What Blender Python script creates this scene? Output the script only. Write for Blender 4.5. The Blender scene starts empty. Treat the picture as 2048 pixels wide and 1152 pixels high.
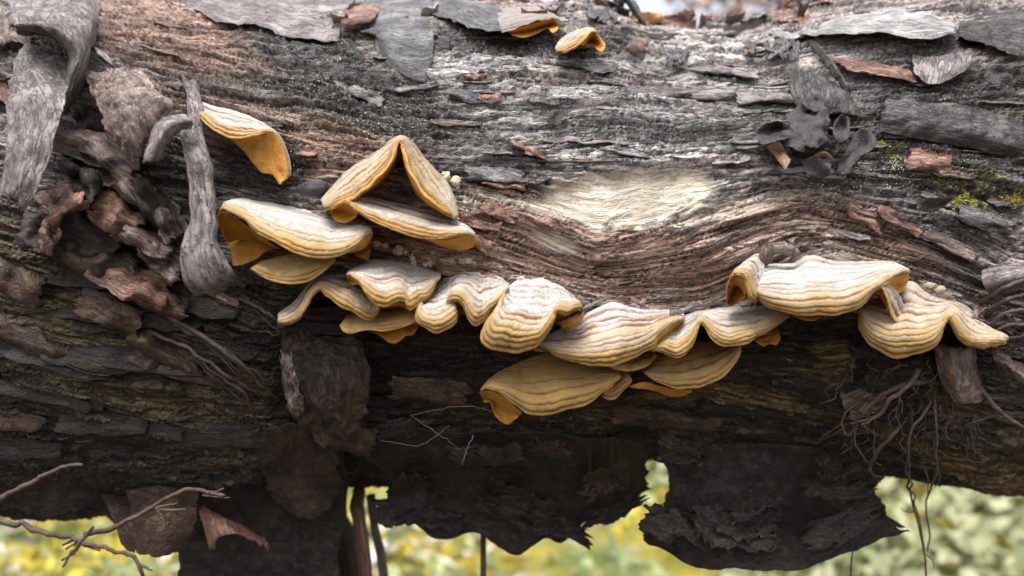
import bpy, math, random
import numpy as np

# ------------------------------------------------------------------ camera, sky, sun, exposure
K = 0.25 / 370.0            # tangent per reference pixel (2048 px wide photograph)
CAMY = -0.518
W = 2048; H = 1152
scene = bpy.context.scene
COL = scene.collection
cam_d = bpy.data.cameras.new("camera")
cam = bpy.data.objects.new("camera", cam_d)
COL.objects.link(cam)
cam.location = (0, CAMY, 0)
cam.rotation_euler = (math.radians(90), 0, 0)
cam_d.sensor_width = 36
cam_d.lens = 36 / (2 * 1024 * K)
cam_d.clip_start = 0.01
cam_d.clip_end = 500
cam_d.dof.use_dof = True
cam_d.dof.focus_distance = 0.355
cam_d.dof.aperture_fstop = 4.6
scene.camera = cam

SUN_EL, SUN_AZ = math.radians(70), math.radians(200)     # azimuth: behind the camera, a little to its left
world = bpy.data.worlds.new("World")
scene.world = world
world.use_nodes = True
wn = world.node_tree
sky = wn.nodes.new("ShaderNodeTexSky")
sky.sky_type = 'NISHITA'
sky.sun_disc = False
sky.sun_elevation = SUN_EL
sky.sun_rotation = SUN_AZ
sky.dust_density = 4.0
sky.air_density = 1.0
bg = wn.nodes["Background"]
hsv = wn.nodes.new("ShaderNodeHueSaturation")          # overcast: the blue is mostly veiled
hsv.inputs["Saturation"].default_value = 0.28
wn.links.new(sky.outputs[0], hsv.inputs["Color"])
wn.links.new(hsv.outputs[0], bg.inputs[0])
bg.inputs[1].default_value = 0.15
sun_d = bpy.data.lights.new("sun", 'SUN')
sun_d.energy = 1.4
sun_d.angle = math.radians(30)
sun_d.color = (1.0, 0.985, 0.965)
sun = bpy.data.objects.new("sun", sun_d)
COL.objects.link(sun)
sun.rotation_euler = (math.radians(90) - SUN_EL, 0, math.radians(-20))
scene.view_settings.view_transform = 'Standard'
scene.view_settings.look = 'None'
scene.view_settings.gamma = 1
scene.view_settings.use_curve_mapping = False
scene.view_settings.exposure = 1.2
scene.cycles.max_bounces = 6

rng = np.random.RandomState(7)
random.seed(7)

# ------------------------------------------------------------------ noise
_perm = np.random.RandomState(3).permutation(1024).astype(np.int64)
_perm = np.concatenate([_perm, _perm])
_ang = np.random.RandomState(4).rand(1024) * 2 * np.pi
_gx, _gy = np.cos(_ang), np.sin(_ang)
_rnd = np.random.RandomState(5).rand(1024)


def _h(ix, iy, seed):
    return _perm[_perm[(ix + seed * 131) & 1023] + (iy & 1023)]


def perlin(x, y, seed=0):
    x = np.asarray(x, float); y = np.asarray(y, float)
    x0 = np.floor(x); y0 = np.floor(y)
    fx = x - x0; fy = y - y0
    ix = x0.astype(np.int64); iy = y0.astype(np.int64)
    u = fx * fx * fx * (fx * (fx * 6 - 15) + 10)
    v = fy * fy * fy * (fy * (fy * 6 - 15) + 10)

    def g(dx, dy):
        h = _h(ix + dx, iy + dy, seed)
        return _gx[h] * (fx - dx) + _gy[h] * (fy - dy)
    a = g(0, 0); b = g(1, 0); c = g(0, 1); d = g(1, 1)
    return ((a + (b - a) * u) * (1 - v) + (c + (d - c) * u) * v) * 1.5


def fbm(x, y, seed=0, oct=4, gain=0.5):
    s = 0; a = 1; t = 0
    for o in range(oct):
        s = s + a * perlin(x * 2 ** o + 17.3 * o, y * 2 ** o + 9.1 * o, seed + o)
        t += a; a *= gain
    return s / t * 1.3


def sstep(a, b, x):
    t = np.clip((x - a) / (b - a + 1e-12), 0, 1)
    return t * t * (3 - 2 * t)


def voronoi(x, y, seed=0):
    """nearest-cell id, local offsets to it and F2-F1"""
    ix = np.floor(x).astype(np.int64); iy = np.floor(y).astype(np.int64)
    f1 = np.full(x.shape, 9.0); f2 = np.full(x.shape, 9.0)
    cid = np.zeros(x.shape, np.int64); dxm = np.zeros(x.shape); dym = np.zeros(x.shape)
    for dx in (-1, 0, 1):
        for dy in (-1, 0, 1):
            h = _h(ix + dx, iy + dy, seed)
            px = ix + dx + _rnd[h]; py = iy + dy + _rnd[(h * 7 + 3) & 1023]
            ex = x - px; ey = y - py
            d = ex * ex + ey * ey
            n = d < f1
            f2 = np.where(n, f1, np.minimum(f2, d))
            cid = np.where(n, h, cid); dxm = np.where(n, ex, dxm); dym = np.where(n, ey, dym)
            f1 = np.where(n, d, f1)
    return cid, dxm, dym, np.sqrt(f2) - np.sqrt(f1)


# ------------------------------------------------------------------ object helpers
def props(o, label=None, cat=None, group=None, kind=None):
    if label: o["label"] = label
    if cat: o["category"] = cat
    if group: o["group"] = group
    if kind: o["kind"] = kind
    return o


def empty(name, loc, label=None, cat=None, group=None):
    o = bpy.data.objects.new(name, None)
    o.empty_display_size = 0.01
    COL.objects.link(o)
    o.location = [float(c) for c in loc]
    return props(o, label, cat, group)


def mesh_obj(name, verts, faces, mat, parent=None, smooth=True, attrs=None, origin=None):
    """verts Nx3 world, faces MxK int array (or list of arrays); origin: where the object sits"""
    verts = np.asarray(verts, float)
    if parent is not None:
        org = np.array(parent.location)
        if parent.parent is not None:
            org = org + np.array(parent.parent.location)
    else:
        org = np.array(origin if origin is not None else verts.mean(0))
    me = bpy.data.meshes.new(name)
    if not isinstance(faces, list): faces = [faces]
    faces = [np.asarray(f, np.int32) for f in faces if len(f)]
    nl = sum(f.size for f in faces); nf = sum(len(f) for f in faces)
    me.vertices.add(len(verts)); me.loops.add(nl); me.polygons.add(nf)
    me.vertices.foreach_set("co", (verts - org).astype(np.float32).ravel())
    me.loops.foreach_set("vertex_index", np.concatenate([f.ravel() for f in faces]))
    cnt = np.concatenate([np.full(len(f), f.shape[1], np.int32) for f in faces])
    st = np.concatenate([[0], np.cumsum(cnt)[:-1]]).astype(np.int32)
    me.polygons.foreach_set("loop_start", st)
    me.polygons.foreach_set("use_smooth", np.full(nf, smooth))
    me.update(calc_edges=True)
    for k, v in (attrs or {}).items():
        v = np.asarray(v, np.float32)
        if v.ndim == 1:
            a = me.attributes.new(k, 'FLOAT', 'POINT'); a.data.foreach_set("value", v)
        elif v.shape[1] == 3:
            a = me.attributes.new(k, 'FLOAT_VECTOR', 'POINT'); a.data.foreach_set("vector", v.ravel())
        else:
            a = me.attributes.new(k, 'FLOAT_COLOR', 'POINT'); a.data.foreach_set("color", v.ravel())
    if mat: me.materials.append(mat)
    o = bpy.data.objects.new(name, me)
    COL.objects.link(o)
    if parent is not None: o.parent = parent
    else: o.location = [float(c) for c in org]
    return o


def catmull(p, m, smooth=True):
    """resample a control polyline to m points, uniform in chord length"""
    p = np.asarray(p, float)
    if len(p) == 1: return np.repeat(p, m, 0)
    seg = np.sqrt(((p[1:, :2] - p[:-1, :2]) ** 2).sum(1)) + 1e-6
    t = np.concatenate([[0], np.cumsum(seg)]); t /= t[-1]
    q = np.linspace(0, 1, m)
    if len(p) == 2 or not smooth:
        return np.stack([np.interp(q, t, p[:, k]) for k in range(p.shape[1])], 1)
    tan = np.zeros_like(p)
    tan[1:-1] = (p[2:] - p[:-2]) / (t[2:] - t[:-2])[:, None]
    tan[0] = (p[1] - p[0]) / (t[1] - t[0]); tan[-1] = (p[-1] - p[-2]) / (t[-1] - t[-2])
    i = np.clip(np.searchsorted(t, q, side='right') - 1, 0, len(p) - 2)
    hh = (t[i + 1] - t[i]); u = ((q - t[i]) / hh)[:, None]; hh = hh[:, None]
    return ((2 * u ** 3 - 3 * u ** 2 + 1) * p[i] + (u ** 3 - 2 * u ** 2 + u) * hh * tan[i]
            + (-2 * u ** 3 + 3 * u ** 2) * p[i + 1] + (u ** 3 - u ** 2) * hh * tan[i + 1])


def quads(nv, nu, off=0, flip=False):
    i = np.arange((nv - 1) * nu).reshape(nv - 1, nu)[:, :-1].ravel() + off
    q = np.stack([i, i + 1, i + nu + 1, i + nu], 1)
    return q[:, ::-1] if flip else q


def gnormals(P):
    du = np.gradient(P, axis=1); dv = np.gradient(P, axis=0)
    n = np.cross(du, dv)
    return n / (np.linalg.norm(n, axis=2, keepdims=True) + 1e-12)


# ------------------------------------------------------------------ the log as a base surface
def Rx(x):
    return 0.148 + 0.017 * sstep(0.088, 0.045, x) + 0.005 * sstep(-0.1, -0.3, x) + 0.017 * sstep(0.13, 0.21, x)


def Zc(x):
    return 0.022 + 0.009 * sstep(0.13, 0.3, x) - 0.002 * sstep(0.05, -0.3, x)


def ray_log(px, py):
    """where a viewing direction meets the bare log: point, angle round the axis; grazing rays take the tangent"""
    dx = (np.asarray(px, float) - 1024) * K; dz = (576 - np.asarray(py, float)) * K
    t = np.full(np.broadcast(dx, dz).shape, 0.37)
    for _ in range(8):
        x = dx * t; R = Rx(x); zc = Zc(x)
        a = 1 + dz * dz; b = CAMY - dz * zc; c = CAMY * CAMY + zc * zc - R * R
        disc = np.maximum(b * b - a * c, 0)
        t = (-b - np.sqrt(disc)) / a
    x = dx * t; y = CAMY + t; z = dz * t
    return np.stack([x, y, z], -1), np.arctan2(z - Zc(x), -y)


def P(pts):
    """(px, py, mm in front of the log) -> points in the place"""
    pts = np.asarray(pts, float)
    b, _ = ray_log(pts[..., 0], pts[..., 1])
    t = b[..., 1] - pts[..., 2] * 0.001 - CAMY
    return np.stack([(pts[..., 0] - 1024) * K * t, CAMY + t, (576 - pts[..., 1]) * K * t], -1)


def PYR(pts):
    """(px, py, y in metres) -> points in the place"""
    pts = np.asarray(pts, float)
    t = pts[..., 2] - CAMY
    return np.stack([(pts[..., 0] - 1024) * K * t, CAMY + t, (576 - pts[..., 1]) * K * t], -1)


def PY(pts):
    """as PYR, but never inside the log"""
    pts = np.array(pts, float)
    b, phi = ray_log(pts[..., 0], pts[..., 1])
    pts[..., 2] = np.where(pts[..., 2] > -0.01, b[..., 1] + 0.006, np.minimum(pts[..., 2], np.where(phi > -1.25, b[..., 1] - 0.010, 9.0)))
    return PYR(pts)


GX = [-200, 0, 200, 400, 600, 800, 1000, 1200, 1400, 1600, 1800, 2000, 2250]
GL = [  # grain lines: height of each in the picture at the GX, first number its value
    (-300, [-420, -390, -360, -330, -310, -300, -300, -300, -300, -300, -300, -300, -300]),
    (-40, [-160, -120, -70, -55, -45, -40, -40, -40, -40, -40, -40, -40, -40]),
    (150, [-40, -10, 50, 95, 130, 150, 150, 150, 152, 158, 172, 186, 200]),
    (330, [80, 110, 160, 205, 275, 315, 332, 330, 312, 304, 335, 392, 440]),
    (430, [210, 250, 300, 340, 380, 400, 432, 500, 452, 408, 455, 545, 610]),
    (560, [360, 400, 440, 470, 500, 525, 562, 606, 585, 505, 540, 615, 670]),
    (700, [450, 500, 560, 620, 675, 700, 702, 722, 762, 800, 828, 850, 870]),
    (850, [640, 700, 760, 820, 850, 860, 852, 880, 900, 920, 940, 950, 960]),
    (1100, [1100] * 13), (1500, [1500] * 13)]


def grain(px, py):
    px = np.clip(px, -200, 2250)
    gx_ = np.array(GX, float); i = np.clip(np.searchsorted(gx_, px, side='right') - 1, 0, len(GX) - 2)
    w = gx_[i + 1] - gx_[i]; u = (px - gx_[i]) / w

    def smooth(v):
        v = np.array(v, float); tn = np.gradient(v, gx_)
        return ((2 * u ** 3 - 3 * u ** 2 + 1) * v[i] + (u ** 3 - 2 * u ** 2 + u) * w * tn[i] + (-2 * u ** 3 + 3 * u ** 2) * v[i + 1] + (u ** 3 - u ** 2) * w * tn[i + 1])
    ys = [smooth(l[1]) for l in GL]
    out = np.full(px.shape, float(GL[0][0])) + (py - ys[0])
    for k in range(len(GL) - 1):
        f = (py - ys[k]) / (ys[k + 1] - ys[k])
        out = np.where(f >= 0, GL[k][0] + f * (GL[k + 1][0] - GL[k][0]), out)
    return out


def poly_mask(px, py, pts, soft=14):
    """soft inside mask of a polygon"""
    pts = np.asarray(pts, float)
    ins = np.zeros(px.shape, bool); dist = np.full(px.shape, 1e9)
    for i in range(len(pts)):
        a = pts[i]; b = pts[(i + 1) % len(pts)]
        cond = ((a[1] > py) != (b[1] > py)) & (px < (b[0] - a[0]) * (py - a[1]) / (b[1] - a[1] + 1e-9) + a[0])
        ins ^= cond
        ab = b - a; L = (ab ** 2).sum() + 1e-9
        t = np.clip(((px - a[0]) * ab[0] + (py - a[1]) * ab[1]) / L, 0, 1)
        dist = np.minimum(dist, np.hypot(px - a[0] - t * ab[0], py - a[1] - t * ab[1]))
    sd = np.where(ins, dist, -dist)
    return sstep(-soft, soft, sd)


xs = np.concatenate([np.linspace(-0.8, -0.37, 60)[:-1], np.linspace(-0.37, 0.37, 1060), np.linspace(0.37, 0.8, 60)[1:]])
ph = np.concatenate([np.linspace(-math.pi, -1.5, 40)[:-1], np.linspace(-1.5, 1.5, 640), np.linspace(1.5, math.pi, 40)[1:]])
GXX, GPH = np.meshgrid(xs, ph)
GR = Rx(GXX); GZ = Zc(GXX)
BY = -GR * np.cos(GPH); BZ = GZ + GR * np.sin(GPH)
_t = BY - CAMY
PX = 1024 + GXX / (K * _t); PYY = 576 - BZ / (K * _t)
al = GXX / 0.00025                                   # along the log, reference pixels
ac = -GR * GPH / 0.00025 + (grain(PX, PYY) - PYY) + 500   # across it, following the grain
wob = fbm(al / 260, ac / 120, 11, 3)
ac = ac + 16 * wob
n_edge = fbm(al / 40, ac / 14, 21, 3)
n_mid = fbm(al / 120, ac / 40, 24, 3)


def reg(cx, cy, rx, ry, rot=0, soft=0.45, wobble=0.35):
    c, s = math.cos(math.radians(rot)), math.sin(math.radians(rot))
    u = ((PX - cx) * c + (PYY - cy) * s) / rx; v = (-(PX - cx) * s + (PYY - cy) * c) / ry
    d = np.sqrt(u * u + v * v) + wobble * n_mid + 0.5 * wobble * n_edge
    return sstep(1 + soft, 1 - soft, d)


def mx(*a):
    o = a[0]
    for b in a[1:]: o = np.maximum(o, b)
    return o


wq = 16 * n_edge + 16 * n_mid
front = sstep(1.72, 1.5, np.abs(GPH))
patch = poly_mask(PX + wq, PYY + 0.7 * wq, [(1060, 404), (1090, 386), (1135, 368), (1230, 348), (1392, 344), (1425, 366), (1404, 408), (1340, 440),
                                       (1250, 454), (1205, 466), (1165, 448), (1095, 424)], 12)
strip = poly_mask(PX + wq, PYY + 0.6 * wq, [(1050, 452), (1090, 452), (1150, 490), (1160, 510), (1120, 506), (1070, 476)], 8)
silver = sstep(-0.55, 0.15, fbm(al / 420, ac / 55, 141, 4) + 0.1) * np.clip(mx(reg(1150, 215, 330, 120, 4), 0.9 * reg(1450, 150, 260, 80, 3), 0.8 * reg(1400, 300, 260, 90, -6), reg(960, 170, 120, 60, 8)), 0, 1)
red = np.clip(mx(reg(640, 300, 210, 75, 16), reg(330, 60, 210, 80, 14), reg(1200, 520, 330, 90, 6), 0.8 * reg(1500, 470, 200, 60, -20),
                 0.9 * reg(1700, 450, 190, 55, 28), reg(850, 480, 260, 90, 12), 0.7 * reg(1850, 290, 80, 60), 0.8 * reg(1000, 390, 70, 40),
                 0.6 * reg(420, 230, 120, 50, 20), 0.7 * reg(820, 800, 260, 130)), 0, 1)
black = np.clip(mx(reg(760, 215, 240, 62, 10), 0.9 * reg(640, 120, 190, 50, 18), reg(1040, 90, 230, 32, 2), 0.7 * reg(900, 260, 130, 60, 8),
                   0.8 * reg(1180, 262, 170, 36, 3), reg(520, 330, 130, 70, 20), reg(1640, 300, 120, 100, 20), reg(1900, 290, 210, 180, 12),
                   0.9 * reg(1020, 335, 90, 40, -5), 0.8 * reg(1420, 260, 60, 30), 0.6 * reg(1560, 390, 60, 30), reg(620, 390, 60, 30),
                   reg(330, 400, 170, 130, 35), 0.7 * reg(1330, 260, 130, 28), 0.7 * reg(860, 330, 80, 28, 20), 0.7 * reg(1240, 330, 60, 18)), 0, 1) * (1 - 0.15 * silver)
blk_n = fbm(al / 34, ac / 16, 71, 4)
black = np.clip(1.1 * black * sstep(-0.26, 0.02, blk_n + 0.42 * black), 0, 1)
black = np.maximum(black, 0.88 * sstep(0.24, 0.32, fbm(al / 75, ac / 17, 171, 4) + 0.10 * n_edge) * (1 - sstep(470, 560, PYY)) * (0.35 + 0.65 * sstep(-0.2, 0.2, fbm(al / 300, ac / 120, 175, 2))))
under = sstep(590, 660, PYY + 0.18 * (1024 - PX) * (PX < 1024) + 30 * n_mid)  # underside mask; carries painted shade into the bark colour, also used for relief
olive = np.clip(mx(poly_mask(PX + wq, PYY + wq, [(1240, 770), (1420, 770), (1700, 850), (2060, 950), (2060, 1010), (1800, 920), (1480, 868), (1250, 840)], 18),
                   0.8 * poly_mask(PX + wq, PYY + wq, [(1510, 740), (1720, 710), (1730, 830), (1640, 790), (1560, 780)], 10),
                   0.55 * reg(250, 700, 330, 130, 32), 0.55 * reg(120, 560, 200, 120, 30), 0.5 * reg(1950, 860, 140, 70, 20), 0.35 * reg(1250, 900, 400, 60, 4)), 0, 1)
moss = np.clip(mx(0.9 * reg(1940, 380, 60, 50), 0.8 * reg(1790, 290, 22, 22), 0.5 * reg(2010, 270, 60, 60), 0.3 * reg(1700, 230, 50, 18, 25)), 0, 1) * sstep(0.0, 0.35, fbm(al / 12, ac / 12, 81, 3))

# relief in millimetres
h = 4.0 * fbm(al / 420, ac / 260, 31, 3)
h += 6.0 * reg(1560, 470, 150, 70, 0, 0.9, 0)                    # the swelling over the knot
h -= 5.0 * reg(1240, 560, 200, 60, 10, 0.9, 0)
h -= 9.0 * reg(500, 340, 130, 55, 24, 0.6, 0.2)                   # dark hollow at the left
h -= 7.0 * reg(800, 430, 130, 40, 14, 0.6, 0.2)
h -= 14.0 * sstep(610, 690, PYY + 20 * n_mid) * sstep(520, 640, PX) * sstep(2000, 1700, PX) * front  # rotted out below the brackets
lay = 0
for k, (fx, fy, th, amt) in enumerate([(520, 70, -0.1, 1.2), (330, 36, 0.05, 0.9), (240, 20, 0.1, 0.6), (150, 13, 0.12, 0.5), (420, 24, 0.2, 0.8)]):
    nk = fbm(al / fx, ac / fy, 41 + 5 * k, 4) + 0.12 * n_edge
    lay = lay + amt * sstep(th - 0.016, th + 0.016, nk)
smoothzone = np.clip(patch + strip, 0, 1)
calm = 1 - 0.55 * reg(1260, 520, 330, 85, 4, 0.6, 0.1)
h += 1.5 * (lay - 1.6) * (1 - 0.95 * smoothzone) * calm
cid, cdx, cdy, cf = voronoi(al / 190 + 0.5 * n_mid + 0.15 * n_edge, ac / 13 + 0.5 * n_edge, 5)
cr = _rnd[cid]
cell = (cr - 0.5) * 1.5 + 1.3 * cdy - 0.8 * sstep(0.08, 0.0, cf)
h += calm * cell * (1 - 0.93 * smoothzone) * (0.5 + 0.5 * sstep(-0.2, 0.3, n_mid))
cid2, cdx2, cdy2, cf2 = voronoi(al / 70 + 0.5 * n_mid, ac / 7 + 0.4 * n_edge, 9)
h += ((_rnd[cid2] - 0.5) * 0.5 + 0.3 * cdy2 - 0.3 * sstep(0.12, 0, cf2)) * (1 - 0.9 * smoothzone)
cr1 = np.abs(perlin(al / 330, ac / 11 + 0.5 * n_mid, 91))
cr2 = np.abs(perlin(al / 180, ac / 6.5 + 0.4 * n_edge, 95))
crack = sstep(0.085, 0.0, cr1) * sstep(-0.15, 0.25, fbm(al / 150, ac / 60, 97, 2)) + 0.6 * sstep(0.09, 0, cr2) * sstep(0.0, 0.4, fbm(al / 90, ac / 50, 99, 2))
check = sstep(0.07, 0.0, np.abs(perlin(al / 7, ac / 22, 93))) * sstep(0.1, 0.4, fbm(al / 80, ac / 60, 103, 2))
crack = np.clip(crack + 0.6 * check * (1 - patch), 0, 1) * (1 - 0.8 * smoothzone)
h -= 2.0 * crack
h = h * (1 - 0.55 * smoothzone) - 0.5 * smoothzone
h += 0.25 * fbm(al / 60, ac / 4.5, 61, 2) * (1 - 0.7 * smoothzone)
h += black * (1.3 * np.maximum(fbm(al / 13, ac / 9, 65, 3), -0.2) + 0.5)
h -= 2.2 * smoothzone
h += under * front * 3.0 * fbm(al / 130, ac / 20, 67, 4)
h = h * 0.001
hn = np.clip(front + 0.0, 0, 1)
LX = GXX
LY = -(GR + h) * np.cos(GPH); LZ = GZ + (GR + h) * np.sin(GPH)


def log_h(x, phi):
    j = np.clip(np.interp(x, xs, np.arange(len(xs))), 0, len(xs) - 1.001); i = np.clip(np.interp(phi, ph, np.arange(len(ph))), 0, len(ph) - 1.001)
    j0 = np.floor(j).astype(int); i0 = np.floor(i).astype(int); fj = j - j0; fi = i - i0
    return (h[i0, j0] * (1 - fi) * (1 - fj) + h[i0 + 1, j0] * fi * (1 - fj) + h[i0, j0 + 1] * (1 - fi) * fj + h[i0 + 1, j0 + 1] * fi * fj)


def on_log(px, py, d=0.0):
    """a point of the log's real surface seen at px, py, lifted d mm; and the outward direction there"""
    b, phi = ray_log(px, py)
    x = b[..., 0]; R = Rx(x) + log_h(x, phi) + np.asarray(d) * 0.001
    n = np.stack([np.zeros_like(phi), -np.cos(phi), np.sin(phi)], -1)
    return np.stack([x, -R * np.cos(phi), Zc(x) + R * np.sin(phi)], -1), n


def wrap_log(x, phi, d):
    """a point over the log's real surface from its own coordinates, d in mm"""
    R = Rx(x) + log_h(x, phi) + np.asarray(d) * 0.001
    return np.stack([x, -R * np.cos(phi), Zc(x) + R * np.sin(phi)], -1)


# ------------------------------------------------------------------ materials
class NT:
    def __init__(s, name):
        s.m = bpy.data.materials.new(name); s.m.use_nodes = True
        s.t = s.m.node_tree; s.n = s.t.nodes; s.b = s.n["Principled BSDF"]

    def link(s, a, b): s.t.links.new(a, b)

    def val(s, sock, v):
        if hasattr(v, "is_output"): s.link(v, sock)
        elif isinstance(v, tuple) and len(v) == 3 and sock.type == 'RGBA': sock.default_value = (*v, 1)
        else: sock.default_value = v

    def attr(s, name, out="Fac"):
        a = s.n.new("ShaderNodeAttribute"); a.attribute_name = name
        return a.outputs[out]

    def rgb(s, name):
        a = s.n.new("ShaderNodeAttribute"); a.attribute_name = name
        c = s.n.new("ShaderNodeSeparateColor"); s.link(a.outputs["Color"], c.inputs[0])
        return c.outputs[0], c.outputs[1], c.outputs[2], a.outputs["Alpha"]

    def coord(s, kind="Object"):
        return s.n.new("ShaderNodeTexCoord").outputs[kind]

    def mapping(s, vec, scale):
        m = s.n.new("ShaderNodeMapping"); s.link(vec, m.inputs[0]); m.inputs["Scale"].default_value = scale
        return m.outputs[0]

    def noise(s, vec, scale, detail=4, rough=0.55, out="Fac"):
        n = s.n.new("ShaderNodeTexNoise"); s.link(vec, n.inputs["Vector"])
        n.inputs["Scale"].default_value = scale; n.inputs["Detail"].default_value = detail; n.inputs["Roughness"].default_value = rough
        return n.outputs[out]

    def ramp(s, f, stops):
        r = s.n.new("ShaderNodeValToRGB"); s.link(f, r.inputs[0])
        e = r.color_ramp.elements
        while len(e) < len(stops): e.new(0.5)
        for q, (p, c) in zip(e, stops):
            q.position = p; q.color = (*c, 1) if isinstance(c, tuple) else (c, c, c, 1)
        return r.outputs[0]

    def mix(s, f, a, b, mode='MIX'):
        m = s.n.new("ShaderNodeMix"); m.data_type = 'RGBA'; m.blend_type = mode
        s.val(m.inputs[0], f); s.val(m.inputs[6], a); s.val(m.inputs[7], b)
        return m.outputs[2]

    def math(s, op, a, b=0.0):
        m = s.n.new("ShaderNodeMath"); m.operation = op; s.val(m.inputs[0], a); s.val(m.inputs[1], b); m.use_clamp = op in ('ADD', 'SUBTRACT')
        return m.outputs[0]

    def bump(s, hgt, dist, strength=1.0, prev=None):
        b = s.n.new("ShaderNodeBump"); s.link(hgt, b.inputs["Height"]); b.inputs["Distance"].default_value = dist; b.inputs["Strength"].default_value = strength
        if prev: s.link(prev, b.inputs["Normal"])
        return b.outputs[0]

    def done(s, col, rough=0.6, normal=None, spec=0.5):
        s.val(s.b.inputs["Base Color"], col); s.val(s.b.inputs["Roughness"], rough)
        s.val(s.b.inputs["Specular IOR Level"], spec)
        if normal: s.link(normal, s.b.inputs["Normal"])
        return s.m


def mat_log():
    t = NT("weathered_bark")
    wood, blk, red, tone = t.rgb("mask_a")
    olv, mos, under_shade, sil = t.rgb("mask_b")
    crk = t.attr("crack")
    g = t.attr("grain", "Vector")
    fib = t.noise(t.mapping(g, (0.014, 0.19, 1)), 1.0, 4, 0.62)
    fin = t.noise(t.mapping(g, (0.16, 0.30, 1)), 1.0, 3, 0.62)
    big = t.noise(t.mapping(g, (0.008, 0.03, 1)), 1.0, 5, 0.6)
    spk = t.noise(t.mapping(g, (0.22, 0.25, 1)), 1.0, 3, 0.65)
    ln1 = t.ramp(t.noise(t.mapping(g, (0.009, 0.095, 1)), 1.0, 4, 0.6), [(0.462, 0.0), (0.490, 1.0), (0.510, 1.0), (0.538, 0.0)])
    ln2 = t.ramp(t.noise(t.mapping(g, (0.05, 0.05, 3)), 1.0, 3, 0.6), [(0.47, 0.0), (0.493, 1.0), (0.507, 1.0), (0.53, 0.0)])
    f01 = t.ramp(fib, [(0.36, 0.0), (0.64, 1.0)])
    c = t.mix(tone, (0.095, 0.066, 0.058), (0.55, 0.455, 0.415))
    c = t.mix(t.math('MULTIPLY', sil, t.ramp(big, [(0.30, 0.7), (0.50, 1.0)])), c, t.mix(f01, t.mix(tone, (0.31, 0.278, 0.262), (0.70, 0.65, 0.62)), t.mix(tone, (0.64, 0.60, 0.58), (0.92, 0.90, 0.89))))
    strk = t.noise(t.mapping(g, (0.006, 0.055, 1)), 1.0, 4, 0.6)
    c = t.mix(t.math('MULTIPLY', sil, t.ramp(strk, [(0.51, 0.0), (0.60, 0.6)])), c, t.mix(f01, (0.26, 0.165, 0.115), (0.60, 0.455, 0.335)))
    rc = t.mix(tone, (0.17, 0.073, 0.050), (0.58, 0.36, 0.26))
    rc = t.mix(t.ramp(big, [(0.5, 0.0), (0.70, 0.7)]), rc, (0.55, 0.40, 0.29))
    c = t.mix(t.math('MULTIPLY', red, t.ramp(big, [(0.3, 0.5), (0.5, 1.0)])), c, rc)
    c = t.mix(under_shade, c, t.mix(tone, (0.008, 0.006, 0.0045), (0.062, 0.040, 0.023)))  # underside shade put into the colour as near-black bark
    c = t.mix(olv, c, t.mix(f01, (0.055, 0.036, 0.014), (0.32, 0.215, 0.085)))
    c = t.mix(t.ramp(fib, [(0.34, 0.5), (0.47, 0.0)]), c, t.mix(0.6, c, (0.02, 0.016, 0.014)))
    c = t.mix(t.ramp(fib, [(0.54, 0.0), (0.72, 0.4)]), c, t.mix(0.5, c, (0.52, 0.495, 0.475)))
    wc = t.mix(f01, (0.50, 0.405, 0.28), (0.82, 0.755, 0.64))
    wc = t.mix(t.ramp(spk, [(0.62, 0.0), (0.68, 0.7)]), wc, (0.10, 0.075, 0.05))
    c = t.mix(t.math('MULTIPLY', blk, t.ramp(fin, [(0.3, 1.0), (0.72, 0.6)])), c, t.mix(t.ramp(fin, [(0.4, 0.0), (0.62, 1.0)]), (0.009, 0.009, 0.010), (0.055, 0.054, 0.056)))
    c = t.mix(t.math('MULTIPLY', blk, t.ramp(spk, [(0.60, 0.0), (0.68, 0.55)])), c, (0.27, 0.265, 0.26))
    c = t.mix(t.math('MULTIPLY', ln1, 0.85), c, t.mix(0.85, c, (0.010, 0.008, 0.007)))
    c = t.mix(t.math('MULTIPLY', ln2, 0.35), c, t.mix(0.85, c, (0.010, 0.008, 0.007)))
    c = t.mix(wood, c, wc)
    c = t.mix(mos, c, t.mix(spk, (0.10, 0.11, 0.015), (0.38, 0.36, 0.03)))
    c = t.mix(t.math('MULTIPLY', crk, 0.92), c, (0.010, 0.008, 0.007))
    smooth = t.math('SUBTRACT', 1.0, t.math('MULTIPLY', wood, 0.75))
    b = t.bump(t.math('MULTIPLY', f01, smooth), 0.0009, 0.9)
    b = t.bump(t.math('MULTIPLY', fin, smooth), 0.0010, 0.8, b)
    inv = t.math('SUBTRACT', 1.0, ln1)
    b = t.bump(inv, 0.0008, 0.8, b)
    ro = t.ramp(fin, [(0.35, 0.30), (0.65, 0.60)])
    return t.done(c, ro, b, 0.5)


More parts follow.
